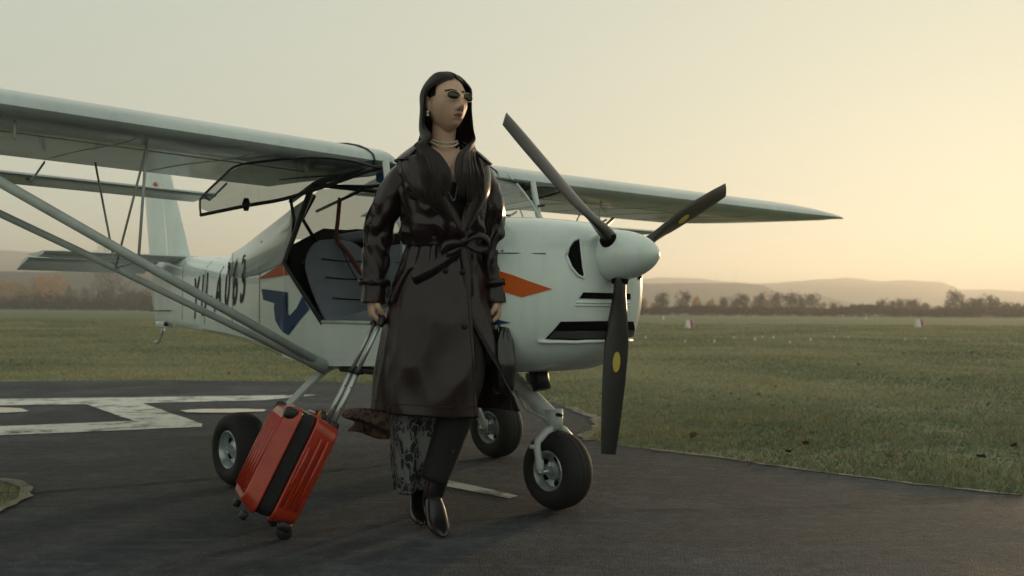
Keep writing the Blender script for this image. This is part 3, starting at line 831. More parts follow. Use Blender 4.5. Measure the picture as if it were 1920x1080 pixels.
tube('flap_rod', [(0.25, -.30, 1.47), (-.3, -.24, 1.40)], 0.009, M_tube, AC, 6)
tube('window_bar', [(-.2, .47, 1.30), (0.9, .47, 1.28)], 0.006, M_tube, AC, 6)
tube('window_bar', [(-.1, .47, 1.40), (0.75, .47, 1.41)], 0.006, M_tube, AC, 6)
v, f = box_geo((0.58, -.20, 1.485), (.10, .48, .05)); ov = mesh_obj('overhead_console', v, f, M_blue, AC, True, bevel=.015)
v, f = box_geo((0.62, -.30, 1.40), (.07, .07, .13)); mesh_obj('compass_box', v, f, M_tube, AC, True, bevel=.012)
rw = [[(-.60, y, 1.27 - .03 * (abs(y) / .4) ** 2) for y in np.linspace(-.36, .36, 9)], [(.03, y, 1.508 - .03 * (abs(y) / .4) ** 2) for y in np.linspace(-.43, .43, 9)]]
v, f = loft(rw, False); mesh_obj('rear_window', v, f, M_plexi, AC, True)
rf = [[(x, y, z) for y in np.linspace(-.46, .46, 7)] for x, z in ((0.03, 1.512), (.3, 1.56), (.55, 1.565), (.64, 1.54))]
v, f = loft(rf, False); mesh_obj('roof_window', v, f, M_plexi, AC, True)

# ---- cowling
CW = [(0.84, .490, .618, 1.272), (1.00, .487, .612, 1.272), (1.12, .468, .602, 1.275), (1.25, .435, .596, 1.272), (1.36, .395, .605, 1.262), (1.45, .350, .628, 1.248), (1.53, .295, .665, 1.232), (1.585, .240, .715, 1.214), (1.612, .195, .79, 1.198), (1.620, .118, .975, 1.212)]
def cowl_ring(w, zb, zt, x, n=40, ex=2.7):
    zc = lerp(zb, zt, 0.52); out = []
    for k in range(n):
        a = 2 * PI * k / n; c, s = math.cos(a), math.sin(a)
        e_ = 2 / ex
        y = w * abs(s) ** e_ * (1 if s > 0 else -1)
        z = zc + (zt - zc if c > 0 else zc - zb) * abs(c) ** e_ * (1 if c > 0 else -1)
        out.append((x, y, z))
    return out
CX = [c[0] for c in CW]
cx_ = [0.84, 0.90, 1.0, 1.02, 1.06, 1.12, 1.19, 1.25, 1.31, 1.36, 1.41, 1.45, 1.49, 1.53, 1.56, 1.585, 1.60, 1.612, 1.620]
rings = []
for x in cx_:
    w, zb, zt = (interp(x, CX, [c[k] for c in CW]) for k in (1, 2, 3))
    rings.append(cowl_ring(w, zb, zt, x, ex=interp(x, [0.84, 1.0, 1.45, 1.62], [6.0, 4.5, 3.2, 2.2])))
v, f = loft(rings, True, True, True)
cowl = mesh_obj('cowling', v, f, M_white, AC, True, auto=50)
bpy.context.view_layer.update()
_bv = BVHTree.FromPolygons([tuple(p) for p in v], f)
def on_cowl(p, d, lift=0.004):
    """drop a point onto the cowling along direction d"""
    d = Vector(d).normalized()
    h_ = _bv.ray_cast(Vector(p) - d * 2.0, d)
    if h_[0] is None:
        n_ = _bv.find_nearest(Vector(p)); return n_[0] + n_[1] * lift
    n = h_[1] if h_[1].dot(d) < 0 else -h_[1]
    return h_[0] + n * lift
def patch(name, outline, d, material, parent, lift=0.004, depth=5, solid=0.0):
    """a sheet that follows the cowling: outline (list of 3D points) fanned in concentric loops"""
    P = [Vector(p) for p in outline]; c = sum(P, Vector()) / len(P)
    rings_ = []
    for k in range(depth):
        t = 1 - k / depth
        rings_.append([on_cowl(c.lerp(p, t), d, lift) for p in P])
    v, f = loft(rings_, True); n = len(P)
    v.append(on_cowl(c, d, lift)); ci = len(v) - 1
    b0 = (depth - 1) * n
    f += [(b0 + j, b0 + (j + 1) % n, ci) for j in range(n)]
    return mesh_obj(name, v, f, material, parent, True, solid=solid, offset=1)
def sub(poly, n=5):
    out = []
    for i in range(len(poly)):
        a = Vector(poly[i]); b = Vector(poly[(i + 1) % len(poly)])
        out += [a.lerp(b, k / n) for k in range(n)]
    return out
ND = (-0.62, 0.78, 0)
patch('orange_stripe', sub([(1.20, -.5, 1.075), (1.41, -.4, 1.008), (1.545, -.35, .952), (1.445, -.35, .919), (1.36, -.38, .945), (1.16, -.5, 0.99)]), (0, 1, 0), M_orange, cowl)
patch('blue_stripe', sub([(1.22, -.5, .86), (1.40, -.4, .815), (1.30, -.4, .80), (1.18, -.5, .80)]), (0, 1, 0), M_blue, cowl)
def cres(a):
    return a
# round cooling inlet beside the spinner, a black crescent sheet for its inner shade, with a rolled lip
mouth = [(1.60, -.262, 1.086), (1.60, -.250, 1.122), (1.60, -.222, 1.148), (1.60, -.187, 1.158), (1.60, -.176, 1.150), (1.60, -.168, 1.110), (1.60, -.164, 1.075), (1.60, -.160, 1.045), (1.60, -.150, 1.012), (1.60, -.158, .998), (1.60, -.190, 1.008), (1.60, -.232, 1.040)]
patch('cooling_inlet', mouth, ND, M_flat_black, cowl, 0.004)
lip_pts = [on_cowl(p, ND, 0.004) for p in [Vector(m) for m in mouth + mouth[:1]]]
tube('inlet_lip', lip_pts, 0.006, M_white, cowl, 8)
patch('cooling_inlet', [Vector((m[0], -m[1], m[2])) for m in mouth], (-0.62, -0.78, 0), M_flat_black, cowl, 0.004)
# lower scoops: black sheets on the skin painted as their inner shade
patch('chin_slot', sub([(1.59, -.17, .940), (1.61, -.02, .940), (1.61, .12, .940), (1.61, .12, .915), (1.61, -.02, .915), (1.58, -.185, .915)], 4), (-1, .25, 0), M_flat_black, cowl, .004)
for k, zz in enumerate((.900, .888)):
    tube('grille_bar', [on_cowl((1.6, yy, zz), (-1, .25, 0), .004) for yy in np.linspace(-.2, .12, 9)], .004, M_white, cowl, 6)
mouth2 = [(1.5, -.225, .822), (1.5, -.1, .824), (1.5, .05, .824), (1.5, .19, .822), (1.5, .24, .755), (1.5, .05, .745), (1.5, -.12, .745), (1.5, -.275, .752)]
patch('radiator_inlet', sub(mouth2, 4), (-1, .35, 0), M_flat_black, cowl, .004)
patch('radiator_core', sub([(1.5, -.245, .785), (1.5, 0, .785), (1.5, .2, .785), (1.5, .22, .757), (1.5, 0, .752), (1.5, -.262, .757)], 4), (-1, .35, 0), M_seam, cowl, .007)
tube('radiator_lip', [on_cowl((1.5, yy, .742), (-1, .35, 0), .008) for yy in np.linspace(-.30, .22, 14)], .0075, M_white, cowl, 8)
seam_pts = [on_cowl((x, -.5, 1.102 - .01 * (x - 1.0)), (0, 1, 0), .0012) for x in np.linspace(1.01, 1.40, 14)] + [on_cowl((1.5, y, 1.095), ND, .0012) for y in (-.30, -.27)]
tube('cowl_seam', seam_pts, .0022, M_seam, cowl, 5)
for x in (1.08, 1.22, 1.36):
    p = on_cowl((x, -.5, 1.108), (0, 1, 0), .002); vv, ff = box_geo(p, (.012, .004, .006)); mesh_obj('fastener', vv, ff, M_steel, cowl, False)
# exhaust stub and probe
tube('exhaust_stub', [(1.20, -.02, .62), (1.215, -.02, .56), (1.23, -.02, .515)], [.045, .043, .040], M_tube, AC, 14)
tube('probe_base', [(.98, -.20, 1.26), (.98, -.20, 1.285), (.98, -.20, 1.305)], [.032, .03, .014], M_tube, AC, 12)
tube('probe_rod', [(.98, -.20, 1.29), (1.04, -.14, 1.292), (1.09, -.09, 1.294)], [.006, .004, .004], M_strap, AC, 6)

# windscreen
wr = []
for t in np.linspace(0, 1, 7):
    row = []
    for yy in np.linspace(-1, 1, 13):
        x = lerp(.90 - .07 * yy * yy, .575, t) + 0.02 * math.sin(PI * t); z = lerp(1.268 - .05 * yy ** 4, 1.575, t) + .02 * math.sin(PI * t)
        row.append((x, yy * lerp(.43, .375, t), z))
    wr.append(row)
v, f = loft(wr, False); ws = mesh_obj('windscreen', v, f, M_wind, AC, True)
for sgn in (-1, 1):
    tube('windscreen_edge', [wr[i][0 if sgn < 0 else -1] for i in range(7)], .007, M_grey, ws, 6)

# ---- spinner and propeller
HUB = Vector((1.669, 0, 1.0949))
sp = []
for t in np.linspace(0, 1, 14):
    x = 1.617 + (1.862 - 1.617) * t; r = 0.108 * (1 - t ** 2.1) ** 0.62 * (1 if t > .05 else .985)
    r = max(r, .0015)
    sp.append([(x, r * math.cos(a), HUB.z + r * math.sin(a)) for a in np.linspace(0, 2 * PI, 36, False)])
v, f = loft(sp, True, True, True)
spin = mesh_obj('spinner', v, f, M_white, AC, True, auto=60)
TH = -0.0998
for k in range(3):
    t = TH + k * 2 * PI / 3
    rad = Vector((0, math.sin(t), -math.cos(t))); tan = Vector((0, math.cos(t), math.sin(t))); fw = Vector((1, 0, 0))
    rows = []
    for i in range(19):
        r = lerp(0.075, 0.814, i / 18); q = (r - .075) / .739
        ch = interp(q, [0, .1, .2, .4, .6, .85, 1], [.050, .052, .070, .104, .102, .086, .070])
        th_ = interp(q, [0, .1, .2, .4, .7, 1], [.050, .046, .030, .018, .012, .007])
        pit = R(interp(q, [0, .15, .4, 1], [62, 52, 33, 17]))
        cdir = tan * math.cos(pit) + fw * math.sin(pit); ndir = tan * -math.sin(pit) + fw * math.cos(pit)
        c0 = HUB + rad * r
        row = []
        for a in np.linspace(0, 2 * PI, 16, False):
            u = math.cos(a); w_ = math.sin(a)
            camb = 0.25 * th_ * (1 - u * u)
            row.append(c0 + cdir * (u * ch / 2 + ch * .05) + ndir * (w_ * th_ / 2 * (1.15 - .35 * u) + camb))
        rows.append(row)
    v, f = loft(rows, True, True, True)
    bl = mesh_obj('propeller_blade', v, f, M_blade, AC, True, auto=50)
    # root collar in the spinner cut-out
    tube('blade_cuff', [HUB + rad * .085, HUB + rad * .118], [.040, .033], M_flat_black, bl, 14)
    # oval sticker on the front face
    r = .44; q = (r - .075) / .739; pit = R(interp(q, [0, .15, .4, 1], [62, 52, 33, 17]))
    cdir = tan * math.cos(pit) + fw * math.sin(pit); ndir = tan * -math.sin(pit) + fw * math.cos(pit)
    for off in ((1, -1) if k < 2 else ()):
        c0 = HUB + rad * r + cdir * .005 + ndir * (0.0155 if off > 0 else -.0085)
        ov_ = [c0 + rad * (.042 * math.cos(a)) + cdir * (.016 * math.sin(a)) for a in np.linspace(0, 2 * PI, 20, False)]
        mesh_obj('oval_sticker', ov_, [tuple(range(20))], M_yellow, bl, False, solid=.002)

# ---- wings
def airfoil(ch, th, n=14):
    """list of (xc, zc) from trailing edge over the top to the nose and back below"""
    up, lo = [], []
    for k in range(n + 1):
        t = 0.5 * (1 - math.cos(PI * k / n))
        yt = 5 * th * (0.2969 * math.sqrt(t) - 0.1260 * t - 0.3516 * t * t + 0.2843 * t ** 3 - 0.1036 * t ** 4)
        cam_ = 0.035 * math.sin(PI * t) ** 1.0
        up.append((-t * ch, (cam_ + yt) * ch)); lo.append((-t * ch, (cam_ * 0.9 - yt * 0.80) * ch))
    return up[::-1] + lo[1:-1]
DIH = 0.013
LE_X, LE_Z, CH = 0.47, 1.572, 1.25
for sgn in (-1, 1):
    rows = []
    ys = [0.27, 0.48, 0.8, 1.3, 1.8, 2.3, 2.8, 3.2, 3.45, 3.65, 3.8, 3.93, 4.04, 4.15, 4.23, 4.29, 4.325]
    for y in ys:
        e_ = max(0.0, (y - 3.40) / (4.33 - 3.40))
        cut = 1 - e_ ** 2.0 * .86
        th_ = .135 * (1 - .55 * e_ ** 3)
        lx = LE_X - .10 * e_ ** 7
        c = CH * cut
        rows.append([(lx + px_, sgn * y, LE_Z + DIH * y + pz + .01 * e_ * e_ ) for px_, pz in airfoil(c, th_ * (1.0 if e_ < .8 else .9))])
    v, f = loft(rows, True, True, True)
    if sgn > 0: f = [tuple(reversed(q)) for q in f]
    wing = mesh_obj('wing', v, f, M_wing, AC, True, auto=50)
    # root strap and rib lines
    af = airfoil(CH, .135)
    def rib_loop(y, g, i0, i1):
        return [(LE_X + px_ * (1 + g), sgn * y, LE_Z + DIH * y + pz + (.003 if pz > 0 else -.003)) for px_, pz in af[i0:i1]]
    tube('root_strap', [(LE_X + px_ * 1.0 + .004, sgn * .40, LE_Z + DIH * .4 + pz * 1.03) for px_, pz in af[6:24]], .005, M_seam, wing, 5)
    for y in (1.0, 1.5, 2.0, 2.5, 3.0, 3.45):
        tube('rib_line', [(LE_X + px_, sgn * y, LE_Z + DIH * y + pz - .0005) for px_, pz in af[16:28]], .0022, M_grey, wing, 4)
    tube('spar_line', [(LE_X - .30, sgn * y, LE_Z + DIH * y - .0480) for y in (.6, 3.4)], .003, M_grey, wing, 4)
    # flaperon hung below the trailing edge on brackets
    fr = []
    for y in (0.58, 1.5, 2.5, 3.44):
        fr.append([(-.80 + px_, sgn * y, 1.492 + DIH * y + pz) for px_, pz in [(p_[0], p_[1] - .05 * -p_[0]) for p_ in airfoil(.30, .11, 8)]])
    v, f = loft(fr, True, True, True)
    if sgn > 0: f = [tuple(reversed(q)) for q in f]
    fl = mesh_obj('flaperon', v, f, M_wing, AC, True, auto=50)
    for y in (.62, 1.55, 2.5, 3.42):
        tube('flaperon_bracket', [(-.60, sgn * y, 1.535 + DIH * y), (-.80, sgn * y, 1.462 + DIH * y), (-.88, sgn * y, 1.485 + DIH * y)], .008, M_grey, fl, 6, .5)
    # lift struts and jury struts
    foot = Vector((0.16, sgn * .487, .590))
    fa = Vector((.30, sgn * 2.40, 1.555)); ra = Vector((-.45, sgn * 2.40, 1.555))
    st1 = tube('lift_strut', [foot + Vector((.03, 0, 0)), foot.lerp(fa, .5), fa], .021, M_grey, AC, 12, .75)
    st2 = tube('lift_strut', [foot + Vector((-.06, sgn * .004, -.004)), foot.lerp(ra, .5), ra], .016, M_grey, AC, 12, .75)
    tube('strut_fairing', [foot + Vector((.05, 0, -.015)), foot.lerp((fa + ra) / 2, .10), foot.lerp((fa + ra) / 2, .19)], [.034, .030, .018], M_grey, AC, 10, .6)
    j1 = foot.lerp(fa, .49); j2 = foot.lerp(ra, .47)
    tube('jury_strut', [j1, (.30, sgn * j1.y * sgn, 1.565 + .02)], .0065, M_grey, AC, 6)
    tube('jury_strut', [j2, (.20, sgn * abs(j2.y), 1.55)], .005, M_grey, AC, 6)
    tube('jury_strut', [j2, (-.40, sgn * abs(j2.y), 1.55)], .005, M_grey, AC, 6)
    tube('jury_strut', [j1, j2], .0055, M_grey, AC, 6)
    tube('strut_fitting', [fa + Vector((0, 0, -.03)), fa + Vector((0, sgn * .05, .02))], [.022, .012], M_grey, AC, 6)
tube('pitot_tube', [(.36, -1.95, 1.56), (.36, -1.95, 1.49)], .006, M_grey, AC, 6)

# ---- tail: stabiliser, elevator, fin, rudder, skid
def surf(rows_):
    return loft(rows_, True, True, True)
for sgn in (-1, 1):
    rows = []
    for y in (0.03, .5, .88, .95, .975):
        e_ = max(0, (y - .88) / .10)
        rows.append([(-2.40 - .05 * e_ + px_, sgn * y, 1.236 - pz * 1.0 - .02 * (-px_)) for px_, pz in airfoil(.40 - .02 * e_, .11 - .03 * e_, 8)])
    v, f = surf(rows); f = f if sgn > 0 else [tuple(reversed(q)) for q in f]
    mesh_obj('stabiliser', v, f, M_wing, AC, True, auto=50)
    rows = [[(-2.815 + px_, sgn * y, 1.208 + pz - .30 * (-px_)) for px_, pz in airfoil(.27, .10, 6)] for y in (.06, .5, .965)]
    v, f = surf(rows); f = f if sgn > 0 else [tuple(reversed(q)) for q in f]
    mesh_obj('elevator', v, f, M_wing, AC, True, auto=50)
def vert_surf(outline, hw):
    """outline: (z, x_front, x_back)"""
    rows = []
    for z, x0, x1 in outline:
        c = x0 - x1
        rows.append([(x0 + (-t) * c, hw * s_ * (math.sin(PI * min(1, t * .9 + .1)) ** .6), z) for t, s_ in [(0, 0), (.1, 1), (.4, 1), (.8, 1), (1, 1), (1, -1), (.8, -1), (.4, -1), (.1, -1)]])
    return loft(rows, True, True, True)
v, f = vert_surf([(1.215, -2.36, -2.775), (1.25, -2.40, -2.78), (1.5, -2.545, -2.84), (1.75, -2.69, -2.90), (1.93, -2.80, -2.945)], .028)
fin = mesh_obj('fin', v, f, M_white, AC, True, auto=50)
v, f = vert_surf([(.770, -2.80, -2.86), (.80, -2.775, -3.00), (.90, -2.77, -3.055), (1.24, -2.785, -3.12), (1.6, -2.87, -3.20), (1.93, -2.95, -3.27)], .022)
rud = mesh_obj('rudder', v, f, M_white, AC, True, auto=50)
mesh_obj('tail_emblem', [(-2.98 + .03 * math.cos(a), -.029, 1.80 + .032 * math.sin(a)) for a in np.linspace(0, 2 * PI, 14, False)], [tuple(range(14))], M_orange, rud, False, solid=.002)
v, f = box_geo((-2.82, 0, .742), (.24, .05, .05)); sk = mesh_obj('tail_skid_block', v, f, M_white, AC, True, bevel=.01)
tube('tail_skid', [(-2.84, 0, .73), (-2.875, 0, .66), (-2.93, 0, .605), (-2.985, 0, .598)], [.012, .012, .012, .016], M_steel, sk, 8)
tube('rudder_cable', [(-2.55, -.075, .845), (-2.99, -.05, .842)], .004, M_seam, AC, 5)
tube('tail_light', [(-2.68, -.045, .745), (-2.70, -.045, .745), (-2.715, -.045, .745)], [.016, .018, .012], M_tube, AC, 8)

# ---- livery on the fuselage side (conformed to the skin)
def livery(name, poly, material, n=6, lift=.004):
    bm = bmesh.new()
    P = []
    for i in range(len(poly)):
        a = poly[i]; b = poly[(i + 1) % len(poly)]
        P += [(lerp(a[0], b[0], k / n), lerp(a[1], b[1], k / n)) for k in range(n)]
    fc = bm.faces.new([bm.verts.new((x, 0, z)) for x, z in P])
    bmesh.ops.triangulate(bm, faces=[fc])
    bmesh.ops.subdivide_edges(bm, edges=[e for e in bm.edges if e.calc_length() > .05], cuts=2, use_grid_fill=True)
    bmesh.ops.triangulate(bm, faces=bm.faces[:])
    for q in bm.verts: q.co.y = -(side_y(q.co.x, q.co.z) + lift + (.006 if q.co.x > -.22 else 0))
    me = bpy.data.meshes.new(name); bm.to_mesh(me); bm.free(); me.materials.append(material)
    me.polygons.foreach_set('use_smooth', [True] * len(me.polygons))
    return link(bpy.data.objects.new(name, me), fus)
livery('orange_stripe', [(-.62, 1.038), (-.24, 1.102), (-.212, 1.094), (-.150, 1.040), (-.62, 1.030)], M_orange)
livery('blue_stripe', [(-.579, .975), (-.169, .951), (-.205, .898), (-.185, .855), (-.144, .829), (-.075, .870), (-.022, .930), (.045, .865), (-.048, .807), (-.156, .729), (-.263, .758), (-.342, .803), (-.367, .866), (-.36, .894), (-.547, .914)], M_blue, 4)
# registration: seven slanted characters, each its own mesh
def reg(text, x0, adv, z0, H, slope):
    x = x0
    for ch in text:
        cu = bpy.data.curves.new('glyph', 'FONT'); cu.body = ch; cu.size = 1.0; cu.resolution_u = 3; cu.offset = 0.014
        ob = bpy.data.objects.new('glyph', cu); COL.objects.link(ob)
        bpy.context.view_layer.update()
        me = bpy.data.meshes.new_from_object(ob.evaluated_get(bpy.context.evaluated_depsgraph_get()))
        COL.objects.unlink(ob); bpy.data.objects.remove(ob)
        bm = bmesh.new(); bm.from_mesh(me); bpy.data.meshes.remove(me)
        bmesh.ops.triangulate(bm, faces=bm.faces[:])
        bmesh.ops.subdivide_edges(bm, edges=[e for e in bm.edges if e.calc_length() > .15], cuts=2)
        bmesh.ops.triangulate(bm, faces=bm.faces[:])
        us = [q.co.x for q in bm.verts]; wch = max(us) - min(us); u0 = min(us)
        sc_w = adv[0]
        for q in bm.verts:
            u = (q.co.x - u0) * sc_w; h_ = q.co.y / 0.70
            X = x + u + h_ * .05; Z = z0 + (X - x0) * slope + h_ * H
            q.co = Vector((X, -(side_y(X, min(Z, sec(X)[3] - .012)) + .004), min(Z, sec(X)[3] - .012)))
        me2 = bpy.data.meshes.new('registration_character'); bm.to_mesh(me2); bm.free(); me2.materials.append(M_black)
        link(bpy.data.objects.new('registration_character', me2), fus)
        x += wch * sc_w + adv[1]
reg('YU-A063', -2.02, (.205, .066), .792, .270, .104)

# ---- wheels and gear
def wheel(c, r, w, name, parent=AC, grooves=True):
    c = Vector(c)
    prof_ = [(.50, -.34), (.57, -.46), (.72, -.51), (.87, -.46), (.955, -.34), (.995, -.2)]
    pr = prof_ + [(1.0, -.12), (.988, -.11), (.988, -.09), (1.0, -.08), (1.003, 0), (1.0, .08), (.988, .09), (.988, .11), (1.0, .12)] + [(a, -b) for a, b in prof_[::-1]] + [(.50, .2), (.50, -.2)]
    rings_ = []
    for a in np.linspace(0, 2 * PI, 48, False):
        rings_.append([c + Vector((q[0] * r * math.sin(a), q[1] * w * 1.0, q[0] * r * math.cos(a))) for q in pr])
    rings_.append(rings_[0])
    v, f = loft(rings_, True)
    f = [tuple(reversed(q)) for q in f]
    e_ = mesh_obj('wheel', v, f, M_rubber, parent, True, auto=50); 
    rm = [(.535, -.40), (.50, -.42), (.46, -.36), (.42, -.15), (.27, -.10), (.23, -.22), (.11, -.26), (.09, -.42), (0.02, -.43)]
    for s_ in (1, -1):
        rr = []
        for a in np.linspace(0, 2 * PI, 36, False):
            rr.append([c + Vector((q[0] * r * math.sin(a), s_ * q[1] * w, q[0] * r * math.cos(a))) for q in rm])
        rr.append(rr[0])
        v, f = loft(rr, False); v = list(v)
        rim = mesh_obj('rim', v, f if s_ < 0 else [tuple(reversed(q)) for q in f], M_rim, e_, True, auto=40, solid=.003)
        for k in range(5):
            a = k * 2 * PI / 5 + .3
            p = c + Vector((.345 * r * math.sin(a), s_ * -.15 * w, .345 * r * math.cos(a)))
            tube('rim_hole', [p, p + Vector((0, s_ * -.03 * w, 0))], .055 * r * 1.5, M_flat_black, rim, 10)
    return e_
RW = .178
for sgn in (-1, 1):
    wheel((0.0 + (.05 if sgn > 0 else -.10), sgn * .780, RW), RW, .155, 'main')
    xo = .05 if sgn > 0 else -.10
    path = smooth_path([(.10, sgn * .10, .590), (.10, sgn * .30, .592), (.09, sgn * .385, .575), (.07, sgn * .45, .53), (.03 + xo * .5, sgn * .575, .37), (xo, sgn * .665, .225), (xo, sgn * .69, .18)], 5)
    wd = np.linspace(.085, .055, len(path))
    rows = []
    P_, T_, N_ = frames(path)
    for p, t, wv in zip(P_, T_, wd):
        bx = Vector((1, 0, 0)); nn = t.cross(bx).normalized()
        rows.append([p - bx * wv / 2 - nn * .010, p + bx * wv / 2 - nn * .010, p + bx * wv / 2 + nn * .010, p - bx * wv / 2 + nn * .010])
    v, f = loft(rows, True, True, True)
    mesh_obj('main_gear_leg', v, f, M_grey, AC, True, bevel=.004, auto=40)
    tube('axle', [(xo, sgn * .66, RW), (xo, sgn * .80, RW)], .016, M_steel, AC, 10)
    v, f = box_geo((xo, sgn * .685, RW + .01), (.07, .016, .09)); mesh_obj('brake_plate', v, f, M_steel, AC, True, bevel=.006)
v, f = box_geo((.10, 0, .578), (.12, .80, .022)); mesh_obj('gear_clamp', v, f, M_grey, AC, True, bevel=.005)
tube('step', [(.42, -.44, .60), (.42, -.445, .575), (.45, -.44, .565)], .012, M_tube, AC, 6)
v, f = box_geo((.40, -.42, .575), (.30, .05, .03)); mesh_obj('belly_channel', v, f, M_tube, AC, True, bevel=.006)
# nose gear
NX, RN = 1.308, .168
wheel((NX, 0, RN), RN, .150, 'nose')
tube('nose_leg', [(.93, 0, .605), (1.06, 0, .53), (1.285, 0, .385)], [.036, .036, .038], M_grey, AC, 14)
tube('nose_leg_socket', [(1.285, 0, .43), (1.295, 0, .345)], [.040, .034], M_grey, AC, 14)
tube('scissor_link', [(1.06, -.03, .50), (1.15, -.04, .42), (1.29, -.03, .385)], .007, M_grey, AC, 6)
tube('steering_rod', [(1.29, -.01, .41), (1.33, -.02, .412), (1.36, -.03, .412)], .008, M_tube, AC, 6)
tube('bungee', [(1.12, .0, .58), (1.14, 0, .52), (1.15, 0, .47)], [.012, .018, .012], M_steel, AC, 8)
for sgn in (-1, 1):
    tube('fork_arm', [(1.295, sgn * .02, .352), (1.292, sgn * .055, .338), (1.29, sgn * .105, .298), (1.292, sgn * .110, .27), (1.306, sgn * .105, .185), (1.308, sgn * .102, .165)], [.018, .017, .016, .016, .015, .014], M_grey, AC, 10)
    v, f = box_geo((1.306, sgn * .106, .20), (.032, .022, .045)); mesh_obj('fork_boss', v, f, M_grey, AC, True, bevel=.005)
    tube('fork_lug', [(1.285, sgn * .115, .275), (1.262, sgn * .125, .276)], .010, M_grey, AC, 8)
tube('nose_axle', [(NX, -.115, RN), (NX, .115, RN)], .011, M_steel, AC, 8)

# ---- gull-wing doors swung up under the wings
for sgn in (-1, 1):
    # outer upper sheet close under the wing, lower trailing leaf with the handle
    A_ = [(.62, .49, 1.515), (.22, .50, 1.47), (-.14, .53, 1.43), (-.36, .62, 1.405), (-.74, .70, 1.375)]
    B_ = [(.60, .62, 1.535), (.24, .72, 1.515), (-.06, .80, 1.50), (-.26, .80, 1.485), (-.58, .78, 1.42)]
    C_ = [(.56, .80, 1.535), (.34, .90, 1.53), (.14, .94, 1.525), (-.08, .90, 1.50), (-.42, .84, 1.44)]
    rows = [[(x, sgn * y, z) for x, y, z in L__] for L__ in (A_, B_, C_)]
    v, f = loft(rows, False)
    dr = mesh_obj('door', v, f, M_plexi, AC, True, subsurf=1)
    tube('door_frame', smooth_path(rows[0], 4), .010, M_tube, dr, 6)
    tube('door_frame', smooth_path([rows[0][4], rows[1][4], rows[2][4], rows[2][3], rows[2][2], rows[2][1], rows[2][0], rows[1][0], rows[0][0]], 4), .006, M_tube, dr, 6)
    hx = Vector((-.30, sgn * .66, 1.405))
    tube('door_handle', [hx + Vector((0, 0, .03)), hx, hx + Vector((0, 0, -.035))], [.012, .022, .012], M_tube, dr, 10)
    tube('gas_strut', [(-.13, sgn * .50, 1.43), (-.12, sgn * .486, 1.33), (-.135, sgn * .486, 1.23)], [.009, .009, .005], M_tube, AC, 6)

# panel joints and rivet rows on the rear fuselage
def skin_line(pts_xz, r=.0016):
    tube('panel_joint', [(x, -(side_y(x, z) + .0008 + (.006 if x > -.22 else 0)), z) for x, z in pts_xz], r, M_seam, fus, 4)
for x in (-.62, -1.12, -1.72, -2.28):
    w_, zb_, zs_, zt_ = sec(x)
    skin_line([(x, lerp(zb_ + .05, zt_ - .02, k / 14)) for k in range(15)])
skin_line([(lerp(-.25, -2.5, k / 24), interp(lerp(-.25, -2.5, k / 24), SX, [s_[2] for s_ in SEC]) + .005) for k in range(25)], .0014)
gs_r = []
for x in (-.60, -.64, -1.10, -1.14, -1.70, -1.74):
    w_, zb_, zs_, zt_ = sec(x)
    for k in range(16):
        z = lerp(zb_ + .05, zs_, k / 15); y = -(side_y(x, z) + .001)
        gs_r.append(([(x - .003, y, z - .003), (x + .003, y, z - .003), (x + .003, y, z + .003), (x - .003, y, z + .003), (x, y - .0025, z)], [(0, 1, 4), (1, 2, 4), (2, 3, 4), (3, 0, 4)]))
for k in range(30):
    x = lerp(-.15, .80, k / 29); z = interp(x, [q[0] for q in lower[:6]], [q[1] for q in lower[:6]]) + .03
    gs_r.append(([(x - .003, -.4865, z - .003), (x + .003, -.4865, z - .003), (x + .003, -.4865, z + .003), (x - .003, -.4865, z + .003), (x, -.489, z)], [(0, 1, 4), (1, 2, 4), (2, 3, 4), (3, 0, 4)]))
v, f = join_geo(*gs_r)
tag(mesh_obj('rivets', v, f, M_steel, fus, False), kind='stuff')
# ------------------------------------------------------------------ woman in a long leather coat (faces local -Y, her left is +X)
PE = empty('person', (-0.285, 3.90, 0.006), R(14))
tag(PE, 'woman with long dark hair and sunglasses walking in a belted dark leather coat', 'person')
M_skin = mat('skin', (0.64, 0.41, 0.30), 0.5, spec=0.4, var=0.10, var_scale=25, bump=0.03, bump_scale=120)
M_skin.node_tree.nodes['Principled BSDF'].inputs['Subsurface Weight'].default_value = 0.08
M_skin.node_tree.nodes['Principled BSDF'].inputs['Subsurface Radius'].default_value = (0.01, 0.004, 0.002)
M_lip = mat('lips', (0.30, 0.125, 0.105), 0.4)
M_brow_shade = mat('brow_hair_and_shade', (0.03, 0.02, 0.016), 0.8)  # brow hair and lashes, also painted shade at mouth and nostrils
M_hair = mat('dark_hair', (0.020, 0.011, 0.0085), 0.34, spec=0.30, var=0.45, var_scale=60)
M_lens = glass_mat('dark_lens', (0.24, 0.19, 0.17), 0.05, (0.025, 0.018, 0.016), 0.30)
M_gold = mat('gold_metal', (0.70, 0.55, 0.32), 0.28, metal=1.0)
M_pearl = mat('pearl', (0.62, 0.60, 0.52), 0.25, coat=0.4)
M_top = mat('black_top', (0.006, 0.006, 0.007), 0.7)
M_boot = mat('black_boot_leather', (0.006, 0.006, 0.007), 0.30, coat=0.3, coat_rough=0.2, bump=0.08, bump_scale=30)
M_trouser = mat('black_legging', (0.005, 0.005, 0.006), 0.75, bump=0.1, bump_scale=30)

